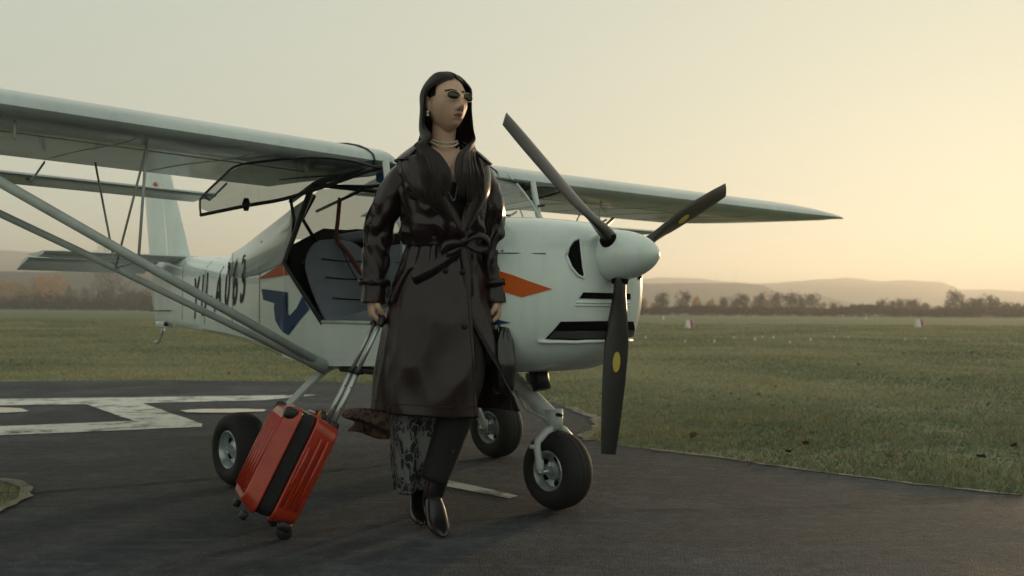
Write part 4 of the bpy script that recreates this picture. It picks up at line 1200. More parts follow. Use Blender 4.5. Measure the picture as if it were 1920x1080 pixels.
def leather_mat():
    m, nt, b = node_mat('brown_leather')
    tc = nt.nodes.new('ShaderNodeTexCoord')
    n1 = nt.nodes.new('ShaderNodeTexNoise'); n1.inputs['Scale'].default_value = 5; n1.inputs['Detail'].default_value = 4
    mp = nt.nodes.new('ShaderNodeMapping'); mp.inputs['Scale'].default_value = (1.3, 1.3, 0.8)
    nt.links.new(tc.outputs['Object'], mp.inputs[0]); nt.links.new(mp.outputs[0], n1.inputs['Vector'])
    rp = ramp(nt, [(0.35, (0.0110, 0.0052, 0.0072)), (0.65, (0.0205, 0.0098, 0.0125))])
    nt.links.new(n1.outputs['Fac'], rp.inputs[0]); nt.links.new(rp.outputs[0], b.inputs['Base Color'])
    rr = nt.nodes.new('ShaderNodeMapRange'); rr.inputs[1].default_value = 0.3; rr.inputs[2].default_value = 0.7; rr.inputs[3].default_value = 0.19; rr.inputs[4].default_value = 0.31
    nt.links.new(n1.outputs['Fac'], rr.inputs[0]); nt.links.new(rr.outputs[0], b.inputs['Roughness'])
    b.inputs['Specular IOR Level'].default_value = 0.46
    n2 = nt.nodes.new('ShaderNodeTexNoise'); n2.inputs['Scale'].default_value = 4.5; n2.inputs['Detail'].default_value = 2; n2.inputs['Distortion'].default_value = 0.35; n2.noise_type = 'RIDGED_MULTIFRACTAL'
    mp2 = nt.nodes.new('ShaderNodeMapping'); mp2.inputs['Scale'].default_value = (1, 1, 0.40); mp2.inputs['Rotation'].default_value = (0.3, 0.4, 0)
    nt.links.new(tc.outputs['Object'], mp2.inputs[0]); nt.links.new(mp2.outputs[0], n2.inputs['Vector'])
    n3 = nt.nodes.new('ShaderNodeTexNoise'); n3.inputs['Scale'].default_value = 220; n3.inputs['Detail'].default_value = 2
    nt.links.new(tc.outputs['Object'], n3.inputs['Vector'])
    b1 = nt.nodes.new('ShaderNodeBump'); b1.inputs['Strength'].default_value = 0.30; b1.inputs['Distance'].default_value = 0.03
    nt.links.new(n2.outputs['Fac'], b1.inputs['Height'])
    b2 = nt.nodes.new('ShaderNodeBump'); b2.inputs['Strength'].default_value = 0.12; b2.inputs['Distance'].default_value = 0.002
    nt.links.new(n3.outputs['Fac'], b2.inputs['Height']); nt.links.new(b1.outputs[0], b2.inputs['Normal'])
    nt.links.new(b2.outputs[0], b.inputs['Normal'])
    return m
M_leather = leather_mat()

def print_mat(name, dark, pale, mid, scale):
    m, nt, b = node_mat(name)
    tc = nt.nodes.new('ShaderNodeTexCoord')
    mp = nt.nodes.new('ShaderNodeMapping'); mp.inputs['Scale'].default_value = (1.6, 1.6, 0.75)
    nt.links.new(tc.outputs['Object'], mp.inputs[0])
    nz = nt.nodes.new('ShaderNodeTexNoise'); nz.inputs['Scale'].default_value = 14; nz.inputs['Detail'].default_value = 3
    nt.links.new(mp.outputs[0], nz.inputs['Vector'])
    ad = nt.nodes.new('ShaderNodeMix'); ad.data_type = 'RGBA'; ad.blend_type = 'ADD'; ad.inputs[0].default_value = 0.10
    nt.links.new(mp.outputs[0], ad.inputs[6]); nt.links.new(nz.outputs['Color'], ad.inputs[7])
    vo = nt.nodes.new('ShaderNodeTexVoronoi'); vo.feature = 'DISTANCE_TO_EDGE'; vo.inputs['Scale'].default_value = scale
    nt.links.new(ad.outputs[2], vo.inputs['Vector'])
    rp = ramp(nt, [(0.03, pale), (0.09, mid), (0.16, dark)])
    nt.links.new(vo.outputs['Distance'], rp.inputs[0])
    v2 = nt.nodes.new('ShaderNodeTexVoronoi'); v2.inputs['Scale'].default_value = scale * 0.8
    nt.links.new(ad.outputs[2], v2.inputs['Vector'])
    sx = nt.nodes.new('ShaderNodeSeparateColor'); nt.links.new(v2.outputs['Color'], sx.inputs[0])
    gt = nt.nodes.new('ShaderNodeMath'); gt.operation = 'GREATER_THAN'; gt.inputs[1].default_value = 0.72
    nt.links.new(sx.outputs[0], gt.inputs[0])
    mx = nt.nodes.new('ShaderNodeMix'); mx.data_type = 'RGBA'; mx.inputs[7].default_value = (*pale, 1)
    nt.links.new(gt.outputs[0], mx.inputs[0]); nt.links.new(rp.outputs[0], mx.inputs[6])
    nt.links.new(mx.outputs[2], b.inputs['Base Color'])
    b.inputs['Roughness'].default_value = 0.75
    return m
M_print = print_mat('printed_fabric', (0.012, 0.014, 0.018), (0.17, 0.18, 0.18), (0.05, 0.055, 0.06), 30)
M_print2 = print_mat('printed_fabric_brown', (0.014, 0.010, 0.009), (0.13, 0.066, 0.042), (0.075, 0.040, 0.027), 26)

HEAD = Vector((0.006, -0.022, 1.706)); HEAD_YAW = R(23)
HM = Matrix.Translation(HEAD) @ Matrix.Scale(1.035, 4) @ Matrix.Rotation(HEAD_YAW, 4, 'Z') @ Matrix.Rotation(R(-6), 4, 'X')

def face_point(th, ph):
    """th azimuth from the face front (towards +X), ph elevation"""
    sx, sy, sz = math.cos(ph) * math.sin(th), -math.cos(ph) * math.cos(th), math.sin(ph)
    x, y, z = 0.0745 * sx, 0.096 * sy, 0.115 * sz
    if z < 0:
        t = -z / 0.115
        x *= 1 - 0.27 * t ** 1.4
        if y > 0: y *= 1 - 0.40 * t
        else: y = y * (1 + 0.02 * t)
        # square the chin a little so the jaw does not end in a point
        y -= 0.020 * t ** 2 * max(0, -sy + .25)
    else:
        x *= 1 - 0.04 * (z / .115)
    if sy < 0.1:
        fr = max(0.0, min(1.0, (-sy + .1) * 1.6))
        g = lambda u, c, s: math.exp(-((u - c) / s) ** 2)
        nb = interp(z, [-.056, -.047, -.036, -.018, .006, .026], [0, .62, 1.0, .68, .34, 0])
        y -= fr * 0.029 * nb * math.exp(-(abs(x) / (0.0085 + .005 * max(0, -z) / .04)) ** 2)
        y -= fr * 0.007 * g(z, -.042, .008) * g(abs(x), .014, .006)
        y += fr * 0.010 * g(abs(x), .032, .015) * g(z, .004, .012)
        y -= fr * 0.0045 * g(z, .028, .008) * g(abs(x), .03, .022)
        y -= fr * 0.0050 * g(x, 0, .020) * (g(z, -.063, .0048) + 1.1 * g(z, -.075, .0058))
        y += fr * 0.004 * g(x, 0, .024) * g(z, -.069, .0022)
        y += fr * 0.003 * g(x, 0, .02) * g(z, -.086, .006)
        y -= fr * 0.007 * g(x, 0, .022) * g(z, -.104, .012)
        x += (1 if x > 0 else -1) * fr * 0.003 * g(abs(x), .055, .012) * g(z, -.022, .018)
    return Vector((x, y, z))
def head_geo():
    rings = []
    for i in range(1, 56):
        ph = -PI / 2 + PI * i / 56
        rings.append([HM @ face_point(2 * PI * k / 88, ph) for k in range(88)])
    return loft(rings, True, True, True)
def ear_geo(s):
    rings = []
    for t in np.linspace(0, 1, 9):
        r = math.sin(PI * (0.06 + .88 * t)) ** .7
        z = lerp(-.036, .026, t)
        rings.append([HM @ Vector((s * (.071 + .010 * math.cos(a) * r + .006 * t), .016 + .017 * math.sin(a) * r * (.7 + .5 * t) + .004 * t, z)) for a in np.linspace(0, 2 * PI, 12, False)])
    g = loft(rings, True, True, True)
    return g
def taper(pts, rads, seg=14):
    return tube_geo(smooth_path(pts, 5), list(np.interp(np.linspace(0, 1, (len(pts) - 1) * 5 + 1), np.linspace(0, 1, len(rads)), rads)), seg)

def hand_geo(W, d, n, a, curl, bar=0.016, thumb_sign=1):
    """W wrist, d towards the knuckles, n palm side, a towards the thumb side"""
    W, d, n, a = Vector(W), Vector(d).normalized(), Vector(n).normalized(), Vector(a).normalized()
    gs = []
    rows = []
    for t, w, h_ in ((-.35, .026, .023), (0, .027, .021), (.25, .034, .020), (.6, .040, .019), (.9, .041, .016), (1.04, .037, .012)):
        c = W + d * (.088 * t) - n * (.004 * math.sin(PI * max(0, t)))
        rows.append([c + a * (w * math.cos(q)) + n * (h_ * math.sin(q)) for q in np.linspace(0, 2 * PI, 16, False)])
    gs.append(loft(rows, True, True, True))
    for k, (off, ln, kx) in enumerate(((.030, .94, .0), (.010, 1.04, .004), (-.010, .98, .002), (-.029, .80, -.006))):
        p = W + d * (.080 + kx) + a * off
        pts = [p - d * .02]; rad = [.0100]
        ang = 0
        pts.append(p); rad.append(.0102)
        for sg, (L_, da) in enumerate(((.040, curl[0]), (.026, curl[1]), (.021, curl[2]))):
            ang += da
            p = p + (d * math.cos(ang) + n * math.sin(ang)) * L_ * ln
            pts.append(p); rad.append((.0092, .0085, .0070)[sg])
        gs.append(tube_geo(smooth_path(pts, 4), list(np.interp(np.linspace(0, 1, (len(pts) - 1) * 4 + 1), np.linspace(0, 1, len(rad)), rad)), 10))
    p0 = W + d * .022 + a * .024 + n * .004
    p1 = W + d * .048 + a * .043 + n * .016
    p2 = W + d * .076 + a * .036 + n * .034
    p3 = W + d * .094 + a * .016 + n * .042
    gs.append(tube_geo(smooth_path([p0, p1, p2, p3], 4), list(np.linspace(.0135, .0085, 13)), 10))
    return join_geo(*gs)

R_W = Vector((-.278, .030, .925)); L_W = Vector((.222, -.030, .925))
R_GRIP = R_W + Vector((0, -.03, -1)).normalized() * .098 + Vector((1, 0, 0)) * .026
L_GRIP = L_W + Vector((0, -.03, -1)).normalized() * .098 - Vector((1, 0, 0)) * .026
torso = []
for z, a_, b_, cy in ((.86, .10, .09, .0), (.93, .15, .10, .0), (1.02, .145, .10, .0), (1.14, .112, .085, .0), (1.24, .122, .09, -.003), (1.34, .138, .105, -.010), (1.41, .145, .096, -.006), (1.465, .160, .080, .004), (1.50, .125, .066, .012), (1.525, .075, .058, .012)):
    torso.append([(a_ * math.cos(q), cy + b_ * math.sin(q), z) for q in np.linspace(0, 2 * PI, 28, False)])
geos = [loft(torso, True, True, True), taper([(0, .018, 1.46), (0, .012, 1.55), (.006, -.002, 1.66)], [.062, .049, .050], 20), head_geo(), ear_geo(-1), ear_geo(1)]
R_SH, R_EL = Vector((-.158, .005, 1.432)), Vector((-.258, .035, 1.17))
L_SH, L_EL = Vector((.158, .005, 1.432)), Vector((.212, .005, 1.17))
geos += [taper([R_SH, R_EL, R_W], [.040, .030, .025]), taper([L_SH, L_EL, L_W], [.040, .030, .025])]
geos.append(hand_geo(R_W, (0, -.03, -1), (1, 0, 0), (0, -1, 0), (R(48), R(75), R(55))))
geos.append(hand_geo(L_W, (0, -.03, -1), (-1, 0, 0), (0, -1, 0), (R(48), R(75), R(55))))
L_KN, L_AN = Vector((.060, -.115, .535)), Vector((-.045, -.085, .125))
R_KN, R_AN = Vector((-.090, -.010, .520)), Vector((-.075, .130, .140))
geos += [taper([(.085, 0, .95), L_KN, L_AN], [.085, .052, .034], 16), taper([(-.085, 0, .95), R_KN, R_AN], [.085, .052, .034], 16)]
v, f = join_geo(*geos)
body = mesh_obj('body', v, f, M_skin, PE, True)
rm_ = body.modifiers.new('remesh', 'REMESH'); rm_.mode = 'VOXEL'; rm_.voxel_size = 0.0028; rm_.use_smooth_shade = True
sm_ = body.modifiers.new('smooth', 'SMOOTH'); sm_.factor = 0.4; sm_.iterations = 1
bpy.context.view_layer.update()
me_b = bpy.data.meshes.new_from_object(body.evaluated_get(bpy.context.evaluated_depsgraph_get()))
body.modifiers.clear(); body.data = me_b; me_b.name = 'body'
me_b.materials.clear(); 
for m_ in (M_skin, M_lip, M_brow_shade): me_b.materials.append(m_)
HMI = HM.inverted()
for p in me_b.polygons:
    if p.center.z > 1.6:
        c = HMI @ p.center
        if c.y < -.05:
            if abs(c.x) < .022 and abs(c.z + .0690) < .0014: p.material_index = 2  # shade between the lips, put into the colour
            elif abs(c.x) < .0215 and abs(c.z + .069) < .0080 * (1 - (abs(c.x) / .0225) ** 2) + .0008: p.material_index = 1
            elif abs(abs(c.x) - .0085) < .0035 and abs(c.z + .0515) < .0022: p.material_index = 2  # nostrils as dark spots, their shade painted on the skin
            elif .012 < abs(c.x) < .050 and abs(c.z - (.0245 + .003 * math.sin((abs(c.x) - .012) / .038 * PI * .8))) < .0040: p.material_index = 2
            elif abs(abs(c.x) - .033) < .0135 and abs(c.z - .002) < .0022 * (1 - ((abs(c.x) - .033) / .014) ** 2): p.material_index = 2
me_b.polygons.foreach_set('use_smooth', [True] * len(me_b.polygons))

# ---- coat
AZ = [0.40, .65, .85, 1.0, 1.09, 1.137, 1.175, 1.25, 1.34, 1.42, 1.468, 1.498, 1.520, 1.545]
AA = [.244, .230, .212, .184, .148, .130, .145, .156, .168, .172, .166, .145, .108, .078]
AB = [.200, .185, .166, .142, .120, .108, .124, .132, .144, .130, .108, .092, .078, .066]
AY = [.02, .015, .008, .002, .0, .0, -.004, -.006, -.012, -.004, .004, .010, .014, .014]
def coat_pt(phi, z, off=0.0, fold=True):
    a_, b_, cy = interp(z, AZ, AA), interp(z, AZ, AB), interp(z, AZ, AY)
    k = 0.0
    if fold:
        if z < 1.13:
            g = min(1.0, (1.13 - z) / .55)
            k = g * (0.013 * math.sin(phi * 4 + 1.2) + .008 * math.sin(phi * 7 + z * 1.2) + .0065 * (1 - 2.4 * abs(noise.noise(Vector((phi * 2.4 + z * 2.6, z * 3.6 - phi, 1.0)))))) + .006 * math.sin(phi * 22 + 3 * math.sin(phi * 3)) * math.exp(-((z - 1.09) / .05) ** 2)
        else:
            g = math.exp(-((z - 1.17) / .06) ** 2)
            k = g * (.010 * math.sin(phi * 15 + 2 * math.sin(phi * 4)) + .006) + .008 * noise.noise(Vector((phi * 1.7, z * 7, 4.0))) + .011 * (1 - 2.6 * abs(noise.noise(Vector((phi * 2.2 + z * 9, z * 7 - phi * 1.6, 8.0)))))
    ex = 2.3
    s, c = math.sin(phi), math.cos(phi)
    r = (abs(s) ** ex + abs(c) ** ex) ** (-1 / ex)
    return Vector(((a_ + k + off) * r * s, cy - (b_ + k + off) * r * c, z))

COAT = None
# skirt of the coat: one sheet that starts at the overlapping front edge and runs round the back to the under panel
rows = []
nphi = 210
for z in np.linspace(1.135, .452, 80):
    g = max(0.0, (0.86 - z) / .44)
    ph0 = R(lerp(24, 27, g)); ph1 = R(lerp(-342, -302, min(1, g * 1.1)))
    row = []
    for j in range(nphi):
        t = j / (nphi - 1)
        ph = lerp(ph0, ph1, t)
        off = .010 * (1 - t) - .006 * t
        p = coat_pt(ph, z, off)
        # the under panel swings out to her left below the slit
        fl = max(0, (t - .78) / .22) ** 1.3 * g
        p += Vector((.085, -.045, 0)) * fl + Vector((.016 * math.sin(t * 70) * fl, .012 * math.sin(t * 55) * fl, .02 * fl))
        # the outer panel trails slightly back on her right
        p.x -= .018 * g * math.exp(-((t - .35) / .18) ** 2)
        zz = p.z - .012 * g * math.sin(ph * 1.0 + .6)
        row.append(Vector((p.x, p.y, zz)))
    rows.append(row)
v, f = loft(rows, False)
coat = mesh_obj('coat', v, f, M_leather, PE, True, solid=.006, offset=0)
# hem and front-edge stitching welts
tube('hem_stitch', [rows[-6][j] + (rows[-6][j] - Vector((0, 0.01, rows[-6][j].z))).normalized() * .0035 for j in range(0, nphi, 2)], .0022, M_leather, coat, 4)
tube('edge_welt', [rows[i][2] + Vector((0.0, -.004, 0)) for i in range(len(rows))], .0035, M_leather, coat, 5)
tube('edge_welt', [rows[i][-3] + Vector((0.003, -.003, 0)) for i in range(len(rows))], .0035, M_leather, coat, 5)
# bodice, open in a V at the front
rows = []
for z in np.concatenate([np.linspace(1.130, 1.46, 52), np.linspace(1.466, 1.545, 14)]):
    q = max(0, (z - 1.20) / .30)
    pr = R(lerp(20, -36, min(1, q) ** .9)); pl = R(lerp(14, 42, min(1, q) ** .9))
    if z > 1.50:
        pr = R(lerp(-36, -58, (z - 1.5) / .045)); pl = R(lerp(42, 62, (z - 1.5) / .045))
    row = []
    for j in range(170):
        t = j / 169
        ph = lerp(pr, pl - 2 * PI, t)
        row.append(coat_pt(ph, z, .012 * (1 - t) + .002))
    rows.append(row)
v, f = loft(rows, False)
bod = mesh_obj('bodice', v, f, M_leather, coat, True, solid=.006, offset=0)
# sleeves
def sleeve(S, E_, W, sgn):
    cuff = W + Vector((0, 0, -.035))
    path = smooth_path([S + Vector((-.060 * sgn, .004, .008)), S + Vector((.000 * sgn, 0, -.026)), S.lerp(E_, .5) + Vector((.012 * sgn, .002, 0)), E_ + Vector((.004 * sgn, .010, 0)), E_.lerp(W, .55) + Vector((0, .004, 0)), cuff], 18)
    P_, T_, N_ = frames(path)
    rr = [];
    n = len(P_)
    for i, (p, t, nn) in enumerate(zip(P_, T_, N_)):
        u = i / (n - 1); bb = t.cross(nn)
        r0 = interp(u, [0, .10, .22, .45, .60, .85, .96, 1.0], [.036, .052, .060, .058, .055, .049, .053, .053])
        ring = []
        for k in range(56):
            a_ = 2 * PI * k / 56
            w_ = .0075 * math.sin(30 * u + 2.2 * math.sin(a_ + sgn) + 3 * noise.noise(Vector((u * 5, a_, sgn)))) * math.exp(-((u - .58) / .16) ** 2)
            w_ += .005 * math.sin(22 * u + 2.5 * math.sin(a_ * 1.0 + 2)) * math.exp(-((u - .85) / .10) ** 2)
            w_ += .006 * noise.noise(Vector((u * 8 + 3, math.cos(a_) * 1.4, math.sin(a_) * 1.4 + sgn * 3)))
            w_ += .010 * (.35 - 1.6 * abs(noise.noise(Vector((u * 9 + 1.5 * math.sin(a_ + 1), math.cos(a_) * 1.3 + u * 3, math.sin(a_) * 1.3 + sgn * 5))))) * (.35 + math.exp(-((u - .6) / .2) ** 2))
            rad = r0 + w_ * (1 if u > .08 else 0)
            ring.append(p + nn * rad * math.cos(a_) + bb * rad * math.sin(a_))
        rr.append(ring)
    v, f = loft(rr, True, True, False)
    sl = mesh_obj('sleeve', v, f, M_leather, coat, True, solid=.005, offset=-1)
    # cuff strap with a button on the outer side, cuff seam
    def band(u, wdt, ext):
        i = int(u * (n - 1)); p, t, nn = P_[i], T_[i], N_[i]; bb = t.cross(nn)
        rws = []
        for h_ in (-wdt / 2, wdt / 2):
            rws.append([p + t * h_ + (nn * math.cos(a_) + bb * math.sin(a_)) * (interp(u, [.85, 1], [.053, .055]) + ext) for a_ in np.linspace(0, 2 * PI, 32, False)])
        vv, ff = loft(rws, True)
        return vv, ff, p
    vv, ff, pc = band(.885, .026, .010)
    stp = mesh_obj('cuff_strap', vv, ff, M_leather, sl, True, solid=.006)
    bpos = pc + Vector((.045, -.042, 0)) if sgn > 0 else pc + Vector((-.02, -.060, 0))
    dirv = (bpos - pc).normalized()
    tube('button', [bpos, bpos + dirv * .008], [.013, .011], M_top, stp, 14)
    return sl
sleeve(R_SH, R_EL, R_W, -1); sleeve(L_SH, L_EL, L_W, 1)
# collar and lapels
def patch2(name, rws, material, parent, solid=.006, subd=1):
    v, f = loft(rws, False)
    return mesh_obj(name, v, f, material, parent, True, solid=solid, offset=0, subsurf=subd)
rws = []
for t in np.linspace(0, 1, 25):
    ph = lerp(R(48), R(312), t)     # from her left front round the back to her right front
    inner = coat_pt(ph, 1.548, .004, False) + Vector((0, 0, .006))
    crest = coat_pt(ph, 1.538, .012, False) + Vector((0, 0, .012))
    wid = 1 + .25 * (abs(2 * t - 1) ** 3)
    o1 = coat_pt(ph, 1.503, .016 * wid, False) + Vector((0, 0, .008))
    o2 = coat_pt(ph, 1.468 - .010 * (abs(2 * t - 1) ** 4), .030 * wid, False) + Vector((0, 0, .004))
    rws.append([inner, crest, o1, o2])
col_o = patch2('collar', rws, M_leather, coat)
tube('collar_edge', [r_[3] for r_ in rws], .0035, M_leather, col_o, 5)
def lap(edge, outer, lift, nm):
    rws = []
    n = 14
    E = smooth_path([(p, z, 0) for p, z in edge], 5); O = smooth_path([(p, z, 0) for p, z in outer], 5)
    def at(L_, t):
        i = t * (len(L_) - 1); k = min(int(i), len(L_) - 2); return L_[k].lerp(L_[k + 1], i - k)
    for i in range(n + 1):
        t = i / n; e_ = at(E, t); o_ = at(O, t)
        rws.append([coat_pt(R(lerp(e_.x, o_.x, s_)), lerp(e_.y, o_.y, s_), lift + .008 * math.sin(PI * s_) + (.004 if s_ > .8 else 0), False) for s_ in (0, .2, .4, .6, .8, 1)])
    lo_ = patch2('lapel', rws, M_leather, coat)
    tube('lapel_edge', [r_[5] for r_ in rws], .0035, M_leather, lo_, 5)
    tube('lapel_edge', [r_[0] for r_ in rws], .0030, M_leather, lo_, 5)
    return lo_
lap([(-38, 1.490), (-24, 1.42), (-6, 1.32), (10, 1.24), (20, 1.165)], [(-62, 1.452), (-60, 1.405), (-44, 1.33), (-10, 1.23), (14, 1.160)], .024, 'a')
lap([(44, 1.490), (38, 1.42), (30, 1.32), (22, 1.25), (19, 1.18)], [(68, 1.452), (74, 1.40), (62, 1.33), (42, 1.25), (25, 1.18)], .018, 'b')
# belt, knot, bow and hanging end
def ribbon(name, pts, w, up, material, parent, th=.004):
    P_ = smooth_path(pts, 6); rws = []
    for i, p in enumerate(P_):
        u = Vector(up) if not callable(up) else up(i / (len(P_) - 1))
        rws.append([p - u * w / 2, p + u * w / 2])
    v, f = loft(rws, False)
    return mesh_obj(name, v, f, material, parent, True, solid=th, offset=0)
rws = []
for ph in np.linspace(0, 2 * PI, 60, False):
    rws.append([coat_pt(ph, z, .014, False) for z in (1.120, 1.129, 1.146, 1.155)])
rws.append(rws[0])
v, f = loft(rws, False); belt = mesh_obj('belt', v, f, M_leather, coat, True, solid=.005)
KN = coat_pt(R(22), 1.138, .030, False)
rws = []
for t in np.linspace(0, 1, 7):
    r_ = .024 * math.sin(PI * (.12 + .76 * t)) ** .6
    c = KN + Vector((lerp(-.020, .022, t), lerp(-.004, .004, t), lerp(-.004, .006, t)))
    rws.append([c + Vector((0, .8 * r_ * math.cos(q), r_ * math.sin(q))) for q in np.linspace(0, 2 * PI, 14, False)])
v, f = loft(rws, True, True, True); mesh_obj('belt_knot', v, f, M_leather, belt, True, subsurf=1)
UPV = Vector((.1, 0, 1)).normalized()
ribbon('belt_bow', [KN, KN + Vector((.045, -.022, .022)), KN + Vector((.090, -.020, .010)), KN + Vector((.098, -.018, -.020)), KN + Vector((.060, -.024, -.036)), KN + Vector((.012, -.010, -.012))], .030, Vector((.3, .3, 1)).normalized(), M_leather, belt)
ribbon('belt_bow', [KN, KN + Vector((-.030, -.026, -.004)), KN + Vector((-.075, -.024, -.016)), KN + Vector((-.092, -.014, -.050)), KN + Vector((-.050, -.020, -.044)), KN + Vector((-.008, -.012, -.014))], .034, Vector((-.4, .2, .9)).normalized(), M_leather, belt)
ribbon('belt_end', [KN + Vector((-.01, -.014, -.02)), coat_pt(R(2), 1.075, .026, False), coat_pt(R(-22), 1.020, .026, False), coat_pt(R(-40), .985, .026, False)], .046, Vector((-.45, 0, .9)).normalized(), M_leather, belt)
ribbon('belt_end', [KN + Vector((.0, -.012, -.02)), KN + Vector((.012, -.016, -.10)), KN + Vector((.022, -.02, -.22))], .040, Vector((1, .3, .1)).normalized(), M_leather, belt)
# pocket welt, buttons, shoulder seam, storm flap
ribbon('pocket_welt', [coat_pt(R(-50), 1.03, .018), coat_pt(R(-60), .96, .018), coat_pt(R(-66), .895, .018)], .030, Vector((.8, -.3, .3)).normalized(), M_leather, coat, .006)
for ph, z in ((-4, 1.02), (16, 1.015), (14, .80)):
    p = coat_pt(R(ph), z, .016); dv = (p - Vector((0, 0, z))).normalized()
    tube('button', [p, p + dv * .007], [.011, .010], M_top, coat, 12)
flap = []
for t in np.linspace(0, 1, 9):
    ph = lerp(R(-62), R(-28), t)
    flap.append([coat_pt(ph, lerp(1.45, 1.315 - .02 * math.sin(PI * t), s_), .018, False) for s_ in (0, .33, .66, 1)])
patch2('storm_flap', flap, M_leather, coat, .005)

# ---- black top, necklaces, earring
tp = []
for z in np.linspace(1.20, 1.375, 8):
    tp.append([Vector((interp(z, [1.2, 1.34, 1.38], [.126, .146, .150]) * math.sin(ph), -.006 - interp(z, [1.2, 1.34, 1.38], [.100, .116, .112]) * math.cos(ph), z + (.014 * (ph / 1.2) ** 2 if z > 1.37 else 0))) for ph in np.linspace(-1.3, 1.3, 21)])
v, f = loft(tp, False); mesh_obj('black_top', v, f, M_top, PE, True)
def beads(name, pts, r, material):
    gs = []
    P_ = smooth_path(pts, 10)
    tot = 0; last = P_[0]; out = [P_[0]]
    for p in P_[1:]:
        tot += (p - last).length; last = p
        if tot >= r * 2.05: out.append(p); tot = 0
    for p in out:
        rg = [[p + Vector((r * math.sin(ph) * math.cos(q), r * math.sin(ph) * math.sin(q), r * math.cos(ph))) for q in np.linspace(0, 2 * PI, 8, False)] for ph in (.5, 1.1, 1.57, 2.05, 2.65)]
        gs.append(loft(rg, True, True, True))
    v, f = join_geo(*gs)
    return mesh_obj(name, v, f, material, PE, True)
def neck_loop(z, r, drop, fwd):
    return [Vector((r * math.sin(ph), .010 - r * 1.02 * math.cos(ph) - fwd * max(0, math.cos(ph)) ** 2, z - drop * max(0, math.cos(ph)) ** 1.5)) for ph in np.linspace(-2.2, 2.2, 17)]
beads('pearl_necklace', neck_loop(1.562, .057, .020, .004), .0042, M_pearl)
beads('pearl_necklace', neck_loop(1.556, .060, .034, .012), .0046, M_pearl)
beads('silver_chain', [(-.052, -.040, 1.525), (-.030, -.082, 1.475), (0.006, -.100, 1.435), (.034, -.088, 1.475), (.055, -.045, 1.525)], .0032, M_pearl)
beads('silver_chain', [(-.045, -.070, 1.47), (-.018, -.108, 1.415), (.012, -.118, 1.385), (.030, -.112, 1.42), (.050, -.080, 1.47)], .003, M_pearl)
beads('silver_chain', [(-.020, -.118, 1.36), (.004, -.126, 1.325), (.022, -.124, 1.30), (.034, -.120, 1.34), (.040, -.112, 1.372)], .0035, M_pearl)
ep = HM @ Vector((-.080, .012, -.040))
beads('earring', [ep, ep + Vector((0, -.002, -.007)), ep + Vector((0, -.001, -.016))], .0062, M_pearl)

# ---- hair: centre-parted straight strands
def hair_path(s, u, jit):
    al = R(lerp(-46, 78, u))
    r0 = Vector((s * .004, .101 * math.sin(al), .120 * math.cos(al)))
    be = R(lerp(86 if s > 0 else 100, 176, u ** .85))
    m1 = Vector((s * (.046 + .006 * u), r0.y * lerp(.95, 1.0, u), r0.z * lerp(.94, .92, u)))
    if u < .2: m1 += Vector((0, .012 * (1 - u / .2), 0))
    be0 = R(66) if s > 0 else R(99)
    be = lerp(be0, R(178), u)
    S1 = Vector((s * .093 * math.sin(max(be - R(14), R(48))), -.108 * math.cos(be - R(16)), .048))
    S2 = Vector((s * .094 * math.sin(be), -.112 * math.cos(be), -.02))
    S3 = Vector((s * .100 * math.sin(be), -.112 * math.cos(be) + .004, -.10))
    uf = (R(138) - be0) / (R(178) - be0)
    if u < uf:      # in front of the shoulder; lower points are given in body coordinates
        k = u / uf
        b1 = lerp(be0 * (.86 if s > 0 else .74), R(116), k); b2 = lerp(R(42), R(92), k)
        F = [HM @ Vector((s * .102 * math.sin(b1), -.104 * math.cos(b1), -.150)), Vector((s * (.048 + .078 * math.sin(b2) ** 2) , -.016 - .112 * math.cos(b2), 1.520)), Vector((s * lerp(.040, .126, k), lerp(-.150, -.100, k), 1.472)),
             Vector((s * lerp(.016, .126, k) + .006, lerp(-.192, -.176, k), 1.405)), Vector((s * lerp(.018, .118, k) + .008, lerp(-.208, -.198, k), 1.338 + .012 * math.sin(9 * k) + .016 * jit.z))]
        F = [HMI @ p for p in F]
    else:
        k = (u - uf) / (1 - uf)
        F = [Vector((s * lerp(.084, .02, k), lerp(.085, .105, k), -.15)), Vector((s * lerp(.088, .02, k), .108, -.20)), Vector((s * lerp(.10, .02, k), .120, -.29)), Vector((s * lerp(.10, .02, k), .135, -.38)), Vector((s * lerp(.10, .02, k), .140, -.45 + .02 * jit.z))]
    pts = [r0, m1, S1, S2, S3] + F
    out = []
    for i, p in enumerate(pts):
        w_ = [.2, .5, .6, .7, .8, .85, .9, 1.0, 1.1, 1.3][i]
        out.append(p + jit * .0030 * w_)
    return out
gs_v, gs_f = [], []
rh = random.Random(3)
def lift_shell(p, amt):
    q = Vector((p.x / .0745, p.y / .096, p.z / .115)); L_ = q.length
    if p.z > -.06 and L_ < 1.075 + amt: p = p * ((1.075 + amt) / max(L_, 1e-3))
    return p
